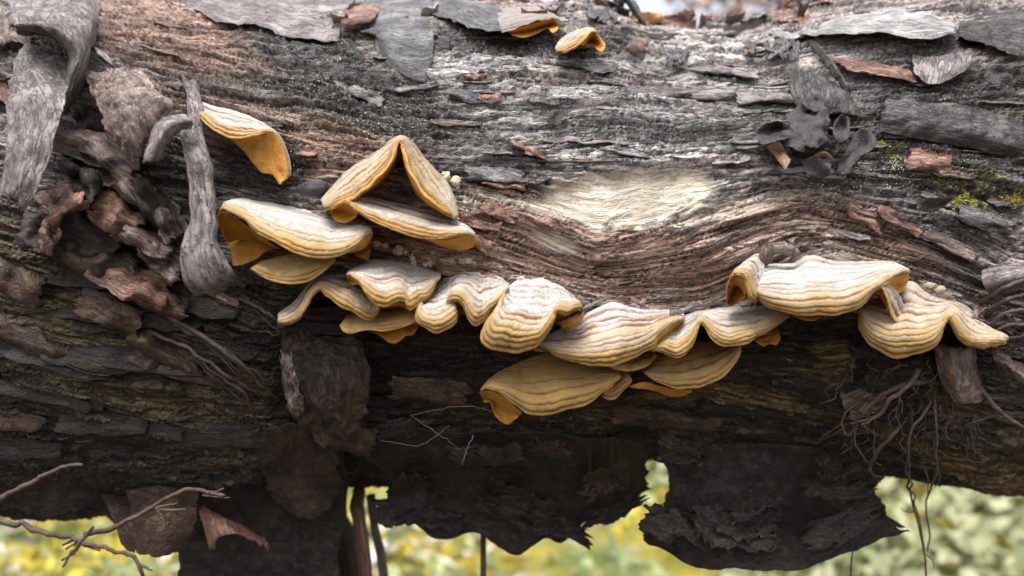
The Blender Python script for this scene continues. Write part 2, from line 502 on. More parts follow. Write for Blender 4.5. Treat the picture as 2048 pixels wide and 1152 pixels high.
def mat_bark(name, lo, hi, dust, rough=(0.36, 0.62), fibre=1.0, iso=False):
    t = NT(name)
    o = t.coord("Object")
    g = t.attr("suv", "Vector")
    fib = t.ramp(t.noise(t.mapping(g, (0.06, 0.08, 1) if iso else (0.03, 0.15, 1)), 1.0, 5, 0.65), [(0.34, 0.0), (0.62, 1.0)])
    big = t.ramp(t.noise(o, 70, 6, 0.65), [(0.38, 0.0), (0.62, 1.0)])
    fin = t.noise(t.mapping(g, (0.16, 0.22, 1)), 1.0, 4, 0.65)
    ln = t.ramp(t.noise(t.mapping(g, (0.022, 0.03, 1) if iso else (0.012, 0.06, 1)), 1.0, 5, 0.65), [(0.46, 0.0), (0.49, 1.0), (0.51, 1.0), (0.54, 0.0)])
    lay = t.ramp(t.noise(t.mapping(g, (0.012, 0.016, 1) if iso else (0.008, 0.022, 1)), 1.0, 5, 0.6), [(0.40, 0.0), (0.41, 0.35), (0.49, 0.40), (0.50, 0.7), (0.58, 0.75), (0.59, 1.0)])
    c = t.mix(big, lo, hi)
    c = t.mix(t.math('SUBTRACT', 1.0, lay), c, t.mix(0.6, c, lo))
    c = t.mix(fib, t.mix(0.26 * fibre, c, (0.02, 0.015, 0.012)), c)
    c = t.mix(t.ramp(fin, [(0.57, 0.0), (0.66, 0.45)]), c, dust)
    c = t.mix(t.ramp(fin, [(0.33, 0.7), (0.41, 0.0)]), c, (0.022, 0.017, 0.015))
    c = t.mix(t.math('MULTIPLY', ln, 0.5), c, (0.018, 0.013, 0.011))
    b = t.bump(fib, 0.0003 * fibre, 0.8)
    b = t.bump(fin, 0.0005, 0.8, b)
    b = t.bump(lay, 0.0010, 0.9, b)
    b = t.bump(t.math('SUBTRACT', 1.0, ln), 0.0006, 0.8, b)
    return t.done(c, t.ramp(fin, [(0.35, rough[0]), (0.65, rough[1])]), b, 0.5)


def mat_cap():
    t = NT("zoned_felt_cap")
    line, speck, rr, white = t.rgb("ring")
    tan = t.attr("tan"); aged = t.attr("aged")
    o = t.coord("Object")
    fin = t.noise(o, 1500, 3, 0.65)
    mid = t.noise(o, 260, 4, 0.6)
    big = t.noise(o, 60, 3, 0.5)
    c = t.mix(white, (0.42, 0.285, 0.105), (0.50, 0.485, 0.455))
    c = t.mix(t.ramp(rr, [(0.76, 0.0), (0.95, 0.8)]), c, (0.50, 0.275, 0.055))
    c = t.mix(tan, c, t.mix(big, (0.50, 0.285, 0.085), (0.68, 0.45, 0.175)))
    c = t.mix(t.math('MULTIPLY', speck, t.ramp(mid, [(0.44, 0.0), (0.60, 0.6)])), c, (0.28, 0.25, 0.185))
    c = t.mix(t.math('MULTIPLY', line, t.ramp(mid, [(0.3, 1.0), (0.7, 0.75)])), c, t.mix(mid, (0.22, 0.080, 0.010), (0.080, 0.032, 0.009)))
    c = t.mix(t.ramp(fin, [(0.30, 0.45), (0.46, 0.0)]), c, t.mix(0.5, c, (0.16, 0.11, 0.05)))
    c = t.mix(t.math('MULTIPLY', t.ramp(mid, [(0.68, 0.0), (0.74, 0.8)]), speck), c, (0.05, 0.04, 0.03))
    c = t.mix(t.ramp(big, [(0.52, 0.0), (0.66, 0.45)]), c, t.mix(0.7, c, (0.26, 0.19, 0.10)))
    c = t.mix(aged, c, t.mix(mid, (0.10, 0.098, 0.10), (0.36, 0.35, 0.35)))
    b = t.bump(fin, 0.0005, 0.9)
    b = t.bump(mid, 0.0012, 0.6, b)
    return t.done(c, 0.85, b, 0.2)


def mat_under():
    t = NT("ochre_pore_surface")
    o = t.coord("Object")
    fin = t.noise(o, 1100, 3, 0.6); big = t.noise(o, 90, 3, 0.6)
    c = t.mix(t.ramp(big, [(0.3, 0.0), (0.7, 1.0)]), (0.40, 0.165, 0.018), (0.58, 0.30, 0.045))
    c = t.mix(t.ramp(t.noise(o, 35, 5, 0.65), [(0.48, 0.0), (0.66, 0.65)]), c, (0.24, 0.085, 0.014))
    c = t.mix(t.ramp(fin, [(0.57, 0.0), (0.66, 0.7)]), c, (0.16, 0.06, 0.012))
    t.b.inputs["Subsurface Weight"].default_value = 0.15
    t.b.inputs["Subsurface Radius"].default_value = (0.004, 0.002, 0.001)
    t.b.inputs["Subsurface Scale"].default_value = 0.5
    return t.done(c, 0.6, t.bump(fin, 0.0005, 0.8), 0.4)


def mat_plain(name, lo, hi, scale=300, rough=0.6, bump=0.0004, spec=0.5):
    t = NT(name)
    o = t.coord("Object")
    a = t.noise(o, scale, 4, 0.6); f = t.noise(o, scale * 5, 3, 0.6)
    c = t.mix(t.ramp(a, [(0.32, 0.0), (0.68, 1.0)]), lo, hi)
    c = t.mix(t.ramp(f, [(0.3, 0.5), (0.5, 0.0)]), c, t.mix(0.6, c, (0.01, 0.01, 0.01)))
    return t.done(c, rough, t.bump(f, bump, 0.8), spec)


M_LOG = mat_log()
M_GREY = mat_bark("grey_peeling_bark", (0.13, 0.104, 0.097), (0.36, 0.32, 0.31), (0.52, 0.50, 0.49), fibre=0.45)
M_BROWN = mat_bark("brown_peeling_bark", (0.13, 0.082, 0.066), (0.35, 0.255, 0.22), (0.50, 0.44, 0.40))
M_RED = mat_bark("red_brown_bark", (0.15, 0.065, 0.042), (0.40, 0.225, 0.155), (0.50, 0.40, 0.34))
M_DARK = mat_bark("dark_brown_bark", (0.012, 0.008, 0.006), (0.050, 0.032, 0.019), (0.075, 0.055, 0.036), (0.5, 0.75))  # very dark brown for flakes, scraps, a strip and the branch stub
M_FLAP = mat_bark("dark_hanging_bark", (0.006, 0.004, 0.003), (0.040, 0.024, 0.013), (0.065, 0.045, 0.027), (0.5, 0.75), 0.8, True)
M_PAPER = mat_bark("grey_papery_bark", (0.12, 0.092, 0.083), (0.36, 0.315, 0.30), (0.50, 0.475, 0.46), (0.36, 0.62), 0.5, True)
M_PAPERB = mat_bark("brown_papery_bark", (0.12, 0.075, 0.060), (0.34, 0.245, 0.21), (0.48, 0.42, 0.38), (0.36, 0.62), 0.5, True)
M_LAYER = mat_bark("torn_brown_layer", (0.016, 0.009, 0.006), (0.075, 0.040, 0.022), (0.11, 0.07, 0.04), (0.5, 0.75), 0.8, True)
M_BLACKBARK = mat_bark("black_brown_bark", (0.030, 0.025, 0.024), (0.115, 0.098, 0.096), (0.30, 0.29, 0.29))
M_RUST = mat_bark("rust_brown_bark", (0.042, 0.022, 0.013), (0.125, 0.068, 0.036), (0.17, 0.12, 0.08), (0.45, 0.7), 0.6, True)
M_SILVER = mat_bark("silver_bark", (0.27, 0.25, 0.238), (0.54, 0.51, 0.49), (0.66, 0.64, 0.62), fibre=0.6)
M_BLACKISH = mat_bark("black_grey_bark", (0.075, 0.072, 0.074), (0.24, 0.232, 0.235), (0.46, 0.46, 0.47))
M_CAP = mat_cap()
M_UNDER = mat_under()
M_JELLY = mat_plain("black_jelly", (0.014, 0.011, 0.012), (0.072, 0.056, 0.060), 260, 0.38, 0.0012)
M_JELLYB = mat_plain("brown_jelly_underside", (0.10, 0.05, 0.02), (0.26, 0.15, 0.07), 160, 0.4)
M_ROOT = mat_plain("root_brown", (0.055, 0.032, 0.026), (0.17, 0.11, 0.09), 200, 0.6)
M_ROOTD = mat_plain("dark_root", (0.03, 0.02, 0.016), (0.08, 0.05, 0.04), 200, 0.55)
M_TWIG = mat_plain("twig_brown", (0.04, 0.026, 0.019), (0.115, 0.075, 0.052), 160, 0.7)
M_BUD = mat_plain("cream_fungus_bud", (0.42, 0.34, 0.20), (0.64, 0.58, 0.43), 400, 0.7)
M_LICHY = mat_plain("yellow_lichen", (0.34, 0.31, 0.02), (0.55, 0.50, 0.05), 400, 0.8)
M_LICHP = mat_plain("pale_lichen", (0.36, 0.37, 0.24), (0.56, 0.58, 0.42), 400, 0.8)
M_ORANGE = mat_plain("orange_bark_chip", (0.30, 0.12, 0.03), (0.5, 0.25, 0.08), 200, 0.5)

# ------------------------------------------------------------------ the log itself
LOG = empty("fallen_log", (0, 0, 0.022), "weathered peeling fallen log spanning the whole picture under the yellow bracket fungi", "log")
ny, nx = GXX.shape
tone = np.clip(0.5 + 0.6 * n_mid + 0.7 * (cr - 0.5) + 0.5 * (_rnd[cid2] - 0.5) + 0.2 * (lay - 1.6) + 0.35 * fbm(al / 9, ac / 4, 131, 3), 0, 1)
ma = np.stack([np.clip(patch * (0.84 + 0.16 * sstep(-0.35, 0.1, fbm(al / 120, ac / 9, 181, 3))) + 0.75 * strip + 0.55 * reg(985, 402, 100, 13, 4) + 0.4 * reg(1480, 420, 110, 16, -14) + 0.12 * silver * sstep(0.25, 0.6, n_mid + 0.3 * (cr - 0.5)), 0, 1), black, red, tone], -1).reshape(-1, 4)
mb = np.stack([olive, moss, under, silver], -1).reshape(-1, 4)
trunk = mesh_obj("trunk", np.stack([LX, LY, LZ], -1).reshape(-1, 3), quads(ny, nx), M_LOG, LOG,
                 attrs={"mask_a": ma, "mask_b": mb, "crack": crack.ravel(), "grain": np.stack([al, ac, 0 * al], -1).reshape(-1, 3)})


# ------------------------------------------------------------------ shells: every sheet-like thing
def surface(rows, nu, nv, mapper=P, rag=0.0, seed=0, smooth=True, ragtop=True, world_in=False):
    """a sheet through rows of control points; rag eats unevenly into its borders"""
    m = 72
    R = np.stack([catmull(mapper(r) if not world_in else np.asarray(r, float), m) for r in rows])    # K, m, 3
    k = len(rows)
    u = np.linspace(0, 1, nu)[None, :].repeat(nv, 0); v = np.linspace(0, 1, nv)[:, None].repeat(nu, 1)
    if rag:
        f = lambda q, s: rag * np.clip(0.45 + 0.9 * fbm(q * 5, 0 * q + seed * 3.7, s, 4, 0.6), 0, 1.4)
        a0 = f(v[:, 0], 1)[:, None]; a1 = f(v[:, 0], 2)[:, None]
        b0 = f(u[0], 3)[None, :] * (1 if ragtop else 0); b1 = f(u[0], 4)[None, :]
        u, v = a0 + u * (1 - a0 - a1), b0 + v * (1 - b0 - b1)
    fu = u * (m - 1); i = np.clip(fu.astype(int), 0, m - 2); fu = (fu - i)[..., None]
    fv = v * (k - 1); j = np.clip(fv.astype(int), 0, k - 2); fv = (fv - j)[..., None]
    row = lambda q: R[np.clip(q, 0, k - 1), i] * (1 - fu) + R[np.clip(q, 0, k - 1), i + 1] * fu
    p0, p1, p2, p3 = row(j - 1), row(j), row(j + 1), row(j + 2)
    p0 = np.where((j == 0)[..., None], 2 * p1 - p2, p0); p3 = np.where((j + 2 > k - 1)[..., None], 2 * p2 - p1, p3)
    out = 0.5 * (2 * p1 + (p2 - p0) * fv + (2 * p0 - 5 * p1 + 4 * p2 - p3) * fv ** 2 + (3 * p1 - p0 - 3 * p2 + p3) * fv ** 3)
    return out, u, v


def shell_mesh(name, Pg, thick, mat, parent=None, attrs=None, origin=None, taper=True):
    """a closed sheet of real thickness round the mid surface Pg"""
    nv, nu, _ = Pg.shape
    n = gnormals(Pg)
    tt = np.full((nv, nu), thick)
    if taper:
        a = np.linspace(0, 1, nu); b = np.linspace(0, 1, nv)
        tt = tt * (0.25 + 0.75 * np.minimum(1, 6 * np.minimum(a, 1 - a))[None, :]) * (0.25 + 0.75 * np.minimum(1, 6 * np.minimum(b, 1 - b))[:, None])
    A = Pg + n * tt[..., None] / 2; B = Pg - n * tt[..., None] / 2
    N = nu * nv
    idx = np.arange(N).reshape(nv, nu)
    loop = np.concatenate([idx[0, :-1], idx[:-1, -1], idx[-1, :0:-1], idx[:0:-1, 0]])
    nxt = np.roll(loop, -1)
    side = np.stack([nxt, loop, loop + N, nxt + N], 1)
    at = {kk: np.concatenate([vv, vv]) for kk, vv in (attrs or {}).items()}
    return mesh_obj(name, np.concatenate([A.reshape(-1, 3), B.reshape(-1, 3)]), [quads(nv, nu), quads(nv, nu, N, True), side], mat, parent, attrs=at, origin=origin)


_sheet_seed = [0]


def sheet(name, rows, mat, label=None, cat=None, group=None, nu=44, nv=36, thick=0.9, rag=0.05, crumple=1.0, freq=90, mapper=P, parent=None, ragtop=True, soft=False):
    _sheet_seed[0] += 1
    s = _sheet_seed[0]
    G, u, v = surface(rows, nu, nv, mapper, rag, s, ragtop=ragtop)
    n = gnormals(G)
    q1, q2 = G[..., 0] * freq + s, G[..., 2] * freq + 0.7 * G[..., 1] * freq
    fold = lambda f, k: 0.55 - 1.6 * np.abs(perlin(q1 * f + 0.3 * perlin(q2 * f, q1 * f, k + 1), q2 * f, k))       # sharp creases between flat facets
    d = crumple * (0.9 * fold(0.7, s) + 0.45 * fold(1.7, s + 2) + 0.25 * fold(4.0, s + 4) + 0.3 * fbm(q1, q2, s, 3))
    if soft: d = crumple * 0.8 * fbm(q1 * 0.8, q2 * 0.8, s, 2)
    G = G + n * d[..., None] * 0.001
    lu = np.linalg.norm(np.diff(G, axis=1), axis=2).sum(1).mean() / 0.00025; lv = np.linalg.norm(np.diff(G, axis=0), axis=2).sum(0).mean() / 0.00025
    o = shell_mesh(name, G, thick * 0.001, mat, parent, attrs={"suv": np.stack([u * lu + 613 * s, v * lv + 37 * s, 0 * u], -1).reshape(-1, 3)})
    if label or cat: props(o, label, cat, group)
    return o


# ------------------------------------------------------------------ bracket fungi
_fs = [100]
BG = "yellow zoned bracket fungi growing on the log"


def ringset(L, seed, n_dense=1.0):   # (place, half width, strength) of each brown zone line, rim first
    r = np.random.RandomState(seed)
    out = [(1 - 7.0 / L, 2.8 / L, 1.0)]
    pos = 1 - 6.5 / L - 9.0 / L * r.uniform(0.9, 1.3)
    out.append((pos, 3.0 / L, r.uniform(0.6, 1)))
    while pos > 0.10:
        pos -= r.uniform(9, 19) / L / n_dense
        if pos <= 0.06: break
        out.append((pos, r.uniform(2.0, 4.0) / L, r.choice([0.45, 0.8, 1.1]) * (0.5 + 0.5 * pos)))
    return out


def cap_part(root, rows, tan=0.0, thick=1.15, nu=130, nv=64, wave=1.0, whiten=1.0, dense=1.0, mapper=P, flip=None, grey=0.0):
    _fs[0] += 1
    s = _fs[0]
    nu = nu | 1; nv = int(nv * 1.35) | 1
    G, u, v = surface(rows, nu, nv, mapper)
    L = np.mean(np.linalg.norm(np.diff(G, axis=0), axis=2).sum(0)) / 0.00040
    n = gnormals(G)
    up = np.array([0, -0.75, 0.65])
    if flip is None: flip = (n * up).sum(2).mean() < 0
    if flip: n = -n
    au = u * np.linalg.norm(np.diff(G[-1], axis=0), axis=1).sum() / 0.00025
    rw = v + (6.0 / L) * fbm(au / 90, v * 2.5, s, 2) * np.sin(np.pi * np.clip(v, 0, 1)) * wave
    rw = rw + (1.6 / L) * fbm(au / 14, v * L / 30, s + 9, 2) * (v < 0.985)
    hgt = 0; line = np.zeros_like(v)
    rings = ringset(L, s, dense)
    for (p, w, st) in rings:
        g = np.exp(-((rw - p) / w) ** 2)
        side = np.exp(-((rw - p - 1.7 * w) / (1.3 * w)) ** 2)
        brk = np.clip(0.75 + 0.7 * fbm(au / 60, 0 * au + p * 40, s + 3, 2), 0.1, 1.2)
        line = np.maximum(line, np.clip(1.9 * g * st * brk, 0, 1))
        line = np.maximum(line, 0.34 * st * brk * np.exp(-((rw - p - 2.2 * w) / (2.6 * w)) ** 2))
        hgt = hgt - 0.75 * np.exp(-((rw - p) / (0.62 * w)) ** 2) * (0.45 + 0.55 * st) + 0.22 * side
    ps = sorted(p for p, _, _ in rings)
    zone = np.searchsorted(ps, rw.ravel()).reshape(rw.shape)
    edges = np.array([0.0] + ps + [1.0])
    fr = (rw - edges[np.clip(zone, 0, len(edges) - 2)]) / (edges[np.clip(zone + 1, 1, len(edges) - 1)] - edges[np.clip(zone, 0, len(edges) - 2)] + 1e-6)
    hgt = hgt + 0.42 * (np.clip(fr, 0, 1) ** 1.5 - 0.35)          # each zone swells towards its outer line
    zr = _rnd[(zone * 37 + s * 11) & 1023]
    speck = np.clip((zr > 0.55) * 0.9 + 0.15, 0, 1) * sstep(0.15, 0.4, rw) * (1 - line) * (rw < 0.94)
    white = np.clip(sstep(0.95, 0.25, rw) * whiten + 0.35 * (zr - 0.5) + 0.25 * fbm(au / 50, v * 4, s + 5, 2), 0, 1)
    rim = sstep(1 - 3.8 / L, 1 - 2.6 / L, rw)                      # pale growing rim
    white = white * (1 - rim) + 0.45 * rim
    line = line * (1 - 0.85 * rim)
    hgt = hgt + 1.3 * v ** 3 * perlin(au / 34, 0 * au + s) + 0.14 * fbm(au / 5, v * L / 12, s + 17, 2) + 0.35 * fbm(au / 26, v * L / 26, s + 7, 3) + 0.9 * fbm(au / 90, v * L / 70, s + 8, 2)
    hgt = hgt * np.minimum(1, 12 * np.minimum(u, 1 - u))
    G = G + n * (hgt * 0.001)[..., None]
    n = gnormals(G) * (-1 if flip else 1)
    e = np.minimum(1, np.maximum(0, (1 - v) * L / 5.0))
    eu = np.minimum(1, np.minimum(u, 1 - u) * au.max() / 6.0)
    tt = thick * 0.001 * np.sqrt(np.clip(1 - (1 - e) ** 2, 0, 1)) * np.sqrt(np.clip(1 - (1 - eu) ** 2, 0, 1)) * (1 + 0.8 * (1 - v))
    top = G + n * (0.5 * tt)[..., None]
    bot = G - n * (0.5 * tt + 0.00003)[..., None]
    q = quads(nv, nu, 0, flip)
    ring = np.stack([line, speck, v, white * (1 - grey)], -1).reshape(-1, 4)
    mesh_obj("cap", top.reshape(-1, 3), q, M_CAP, root, attrs={"ring": ring, "tan": np.full(nu * nv, tan), "aged": np.full(nu * nv, grey)})
    b2 = bot[::2, ::2]
    mesh_obj("underside", b2.reshape(-1, 3), quads(b2.shape[0], b2.shape[1], 0, not flip), M_UNDER, root)


def flap_part(root, rows, thick=1.2, nu=60, nv=30, rag=0.0, name="curled_edge", mapper=P, wavy=0.6):
    """a rolled or hanging lip that shows the ochre underside"""
    _fs[0] += 1
    s = _fs[0]
    G, u, v = surface(rows, nu, nv, mapper, rag, s)
    n = gnormals(G)
    G = G + n * (0.001 * wavy * fbm(G[..., 0] * 150 + s, G[..., 2] * 150, s, 3))[..., None]
    return shell_mesh(name, G, thick * 0.001, M_UNDER, root)


def fan(A, E, dA=-2.0, dE=26.0, bulge=2.0, m=90, k=7, pw=1.7):
    """rows from the attachment line A to the margin E; 2-tuples take the common depth"""
    f = lambda pts, d: catmull([(p[0], p[1], p[2] if len(p) > 2 else d) for p in pts], m)
    a, e = f(A, dA), f(E, dE)
    rows = []
    for s in np.linspace(0, 1, k):
        q = a + (e - a) * s
        q[:, 2] = a[:, 2] + (e[:, 2] - a[:, 2]) * (1 - (1 - s) ** pw) + bulge * math.sin(math.pi * s)
        rows.append(q)
    return rows


def bracket(label, loc):
    return empty("bracket_fungus", P([(loc[0], loc[1], 0)])[0], label, "bracket fungus", BG)


# -- hanging bracket at the upper left
b = bracket("bracket fungus drooping beside the grey bark fork, uppermost on the left", (470, 230))
cap_part(b, fan([(388, 205, 10), (430, 214, 2), (486, 231, -1), (520, 247, -1), (545, 262, 4), (553, 270, 10)],
                [(383, 222, 15), (398, 232, 18), (413, 250, 20), (444, 271, 22), (476, 277, 22), (510, 273, 22), (535, 264, 20), (552, 272, 18)], bulge=1.5), dense=1.3)
flap_part(b, [[(505, 270, 20), (535, 260, 22), (553, 268, 20), (567, 300, 17), (577, 340, 16), (578, 352, 15)],
              [(490, 272, 19), (515, 282, 14), (540, 300, 13), (556, 330, 13), (566, 352, 14), (572, 360, 15)],
              [(455, 272, 18), (480, 295, 9), (500, 318, 8), (520, 344, 9), (545, 350, 12), (560, 371, 15)]], name="drooping_underside", rag=0.02)
cap_part(b, [[(549, 262, 8), (565, 285, 5), (577, 320, 5), (580, 352, 8)], [(546, 266, 17), (560, 294, 17), (571, 325, 15), (573, 360, 15)]], nu=50, nv=16, dense=2, thick=1.0)

# -- tent shaped bracket
b = bracket("tent-shaped bracket fungus folded into an upside-down V with a dark hollow under it", (790, 360))
outer = [(644, 405, 14), (665, 382, 8), (699, 348, 5), (733, 323, 4), (767, 299, 4), (790, 281, 10), (801, 277, 14), (813, 281, 10), (828, 298, 4), (846, 322, 4), (868, 346, 5), (891, 373, 6), (905, 402, 10), (913, 436, 14)]
inner = [(648, 418, 20), (675, 412, 24), (710, 394, 26), (735, 377, 27), (762, 354, 28), (778, 334, 28), (789, 311, 27), (795, 290, 24), (801, 284, 24), (806, 291, 25), (808, 312, 27), (815, 341, 28), (834, 374, 28), (857, 401, 27), (889, 426, 23), (912, 438, 18)]
deep = [(655, 420, 2), (690, 408, -6), (730, 392, -12), (757, 372, -12), (780, 352, -12), (792, 335, -12), (797, 325, -12), (801, 322, -12), (805, 326, -12), (810, 340, -12), (820, 365, -12), (834, 392, -12), (855, 410, -10), (880, 424, -6), (905, 433, 0)]
back = [(650, 412, 0), (672, 392, -4), (703, 362, -6), (735, 336, -7), (767, 312, -7), (788, 296, -6), (801, 290, -5), (812, 296, -6), (824, 310, -7), (842, 332, -7), (862, 356, -6), (884, 382, -4), (898, 410, -2), (909, 434, 4)]
mid = [(a[0] * 0.5 + c[0] * 0.5, a[1] * 0.5 + c[1] * 0.5, 20) for a, c in zip(catmull(outer, 20).tolist(), catmull(inner, 20).tolist())]
cap_part(b, [back, outer, mid, inner], nu=170, nv=60, thick=1.8, dense=1.6, whiten=0.7)
flap_part(b, [[(p[0], p[1] + 1, p[2] - 1.5) for p in inner],
              [((p[0] + q[0]) / 2, (p[1] + q[1]) / 2 + 2, 4) for p, q in zip(catmull(inner, 18).tolist(), catmull(deep, 18).tolist())], deep], name="hollow_underside", nu=90, nv=24)

# -- bracket with rolled left end, below the tent
b = bracket("long bracket fungus with a rolled left end just below the tent-shaped one", (800, 420))
cap_part(b, fan([(664, 418, 14), (672, 402, 12), (690, 393, 6), (717, 393, 0), (755, 399, -3), (801, 411, -3), (846, 423, -3), (891, 437, -2), (925, 450, 4), (950, 470, 14)],
                [(680, 406, 20), (690, 402, 23), (704, 408, 26), (722, 427, 29), (746, 443, 31), (778, 457, 31), (812, 470, 30), (834, 476, 30), (868, 479, 29), (902, 476, 27), (932, 470, 24), (950, 473, 20)], bulge=3), nu=150, dense=1.2)
flap_part(b, [[(664, 420, 18), (672, 404, 20), (688, 400, 23), (704, 408, 25), (716, 424, 26)],
              [(662, 426, 13), (672, 420, 12), (690, 420, 12), (706, 424, 14), (714, 430, 18)],
              [(665, 436, 16), (675, 443, 16), (692, 445, 16), (706, 438, 17), (713, 432, 20)]], name="rolled_end", wavy=0.2)
flap_part(b, [[(850, 478, 26), (880, 480, 26), (905, 477, 25), (932, 470, 23), (948, 471, 21), (954, 480, 19)],
              [(858, 481, 16), (885, 489, 15), (910, 492, 14), (935, 490, 15), (948, 487, 16), (953, 484, 18)],
              [(862, 482, 12), (891, 493, 11), (915, 499, 11), (928, 500, 13), (945, 494, 15), (953, 484, 17)]], name="rolled_lip", wavy=0.3)

# -- large bracket left
b = bracket("broad wavy bracket fungus with orange right tip beside the grey bark fork", (600, 430))
cap_part(b, fan([(446, 408, 10), (470, 403, 2), (493, 403, -3), (555, 410, -4), (635, 428, -4), (667, 438, -4), (700, 444, 0), (742, 458, 12)],
                [(436, 430, 22), (446, 419, 26), (462, 424, 30), (486, 441, 33), (521, 470, 35), (562, 492, 36), (597, 509, 36), (635, 517, 36), (674, 514, 34), (701, 502, 30), (725, 481, 25), (746, 464, 18)], bulge=4), nu=170, nv=72)
flap_part(b, [[(428, 434, 24), (440, 424, 26), (452, 424, 28), (490, 448, 26), (540, 486, 26)],
              [(440, 455, 14), (460, 462, 9), (490, 474, 6), (520, 484, 6), (560, 496, 14)],
              [(450, 478, 12), (458, 485, 8), (470, 478, 5), (490, 474, 3), (520, 470, 0)]], name="hanging_underside", rag=0.02)
flap_part(b, [[(700, 500, 28), (725, 484, 24), (746, 466, 19)], [(690, 505, 20), (722, 500, 16), (742, 482, 16)]], nu=24, nv=14, name="tip_lip")
b = bracket("small orange bracket lobe hanging in shadow under the broad left bracket", (500, 490))
flap_part(b, [[(455, 488, 2), (480, 478, 2), (530, 482, 2), (566, 494, 2)], [(462, 505, 8), (485, 500, 8), (520, 496, 8), (545, 500, 8)], [(464, 532, 14), (480, 531, 14), (505, 522, 13), (528, 504, 12)]], rag=0.04, name="cap")
flap_part(b, [[(456, 486, 2), (480, 476, 2), (530, 480, 2)], [(460, 500, 5), (485, 492, 5), (520, 490, 5)]], name="base", nu=20, nv=10)

# -- crescent under it
b = bracket("smooth yellow crescent bracket fungus under the broad left bracket", (590, 520))
cap_part(b, fan([(520, 527, 4), (545, 510, -6), (580, 496, -8), (620, 494, -8), (650, 502, -6), (668, 514, 8)],
                [(500, 537, 24), (521, 552, 27), (549, 564, 28), (583, 569, 28), (618, 563, 28), (649, 542, 26), (671, 518, 20)], bulge=2), tan=0.75, dense=0.5, whiten=0.2)
b = bracket("tiny orange bracket lobe peeping out below the broad bracket's right tip", (728, 510))
flap_part(b, [[(706, 506, 6), (725, 498, 6), (742, 500, 4)], [(712, 512, 10), (728, 512, 10), (739, 510, 6)], [(722, 513, 12), (732, 520, 10), (736, 528, 6)]], nu=24, nv=16, name="cap")
flap_part(b, [[(712, 498, 2), (730, 494, 2), (744, 500, 2)], [(714, 506, 4), (730, 506, 4), (742, 504, 3)]], name="base", nu=16, nv=8)

# -- row of seven
b = bracket("arched bracket fungus at the left end of the long row, its left tip drooping", (670, 580))
cap_part(b, fan([(556, 632, 20), (575, 620, 10), (592, 607, 4), (606, 588, 0), (622, 566, -2), (642, 555, -4), (670, 550, -5), (705, 552, -5), (735, 566, -5), (768, 600, 6)],
                [(555, 646, 27), (573, 650, 28), (597, 638, 28), (614, 616, 28), (625, 593, 27), (636, 581, 26), (645, 580, 26), (660, 594, 29), (680, 611, 32), (708, 627, 34), (732, 639, 33), (746, 637, 31), (758, 621, 28)], bulge=4), nu=170, nv=60, tan=0.12)
b = bracket("bracket fungus with a hollow rolled left corner, second in the row", (780, 560))
cap_part(b, fan([(694, 552, 20), (702, 541, 14), (722, 531, 6), (749, 525, 0), (784, 523, -4), (819, 530, -6), (852, 540, -6), (882, 550, 2)],
                [(697, 549, 33), (706, 550, 35), (718, 565, 38), (732, 585, 42), (749, 606, 44), (770, 614, 44), (788, 606, 41), (801, 602, 39), (812, 607, 38), (818, 622, 38), (826, 615, 34), (835, 605, 30), (854, 596, 27), (867, 576, 22), (880, 554, 14)], bulge=5), nu=180, nv=68)
flap_part(b, [[(694, 556, 27), (698, 549, 32), (707, 550, 34), (716, 562, 35)], [(695, 562, 20), (702, 560, 20), (709, 562, 22), (714, 566, 26)], [(697, 565, 25), (703, 569, 25), (711, 569, 27), (717, 566, 30)]], nu=30, nv=20, name="rolled_corner", wavy=0.1)
flap_part(b, [[(772, 613, 40), (790, 607, 38), (802, 604, 36), (814, 614, 35)], [(768, 613, 14), (785, 613, 8), (805, 616, 8), (818, 622, 14)]], nu=30, nv=14, name="folded_underside")
b = bracket("bluish-white bracket fungus folded like an arch over a narrow gap, third in the row", (930, 590))
cap_part(b, fan([(845, 612, 6), (856, 596, 0), (866, 578, -3), (884, 562, -4), (902, 551, -5), (925, 544, -6), (948, 540, -6), (972, 543, -6), (998, 557, -4), (1018, 571, 6)],
                [(842, 600, 26), (834, 622, 33), (838, 645, 38), (854, 658, 41), (874, 665, 42), (898, 656, 41), (911, 640, 38), (904, 628, 32), (893, 624, 29), (895, 611, 34), (908, 602, 37), (920, 606, 38), (931, 622, 39), (939, 640, 40), (948, 651, 40), (960, 647, 37), (974, 631, 33), (990, 615, 29), (1004, 594, 24), (1018, 575, 16)], bulge=6), nu=210, nv=76, whiten=1.3, dense=1.2)
flap_part(b, [[(912, 642, 37), (916, 628, 35), (914, 614, 34)], [(902, 642, 26), (905, 625, 24), (908, 612, 26)]], nu=24, nv=14, name="folded_underside")
b = bracket("big domed bracket fungus with a rolled tube at its right end, fourth in the row", (1060, 620))
cap_part(b, fan([(1012, 590, 8), (1020, 575, 2), (1034, 565, -2), (1069, 556, -6), (1090, 556, -6), (1121, 573, -6), (1140, 590, -4), (1158, 606, 4)],
                [(1008, 586, 22), (993, 616, 30), (972, 648, 38), (960, 674, 42), (968, 690, 44), (993, 700, 45), (1020, 706, 46), (1048, 703, 46), (1072, 692, 45), (1090, 668, 44), (1101, 645, 43), (1106, 630, 42), (1116, 624, 42), (1130, 628, 42), (1145, 620, 40), (1158, 616, 36), (1164, 625, 32), (1162, 632, 27)], bulge=7), nu=200, nv=84, whiten=1.15, dense=1.25)
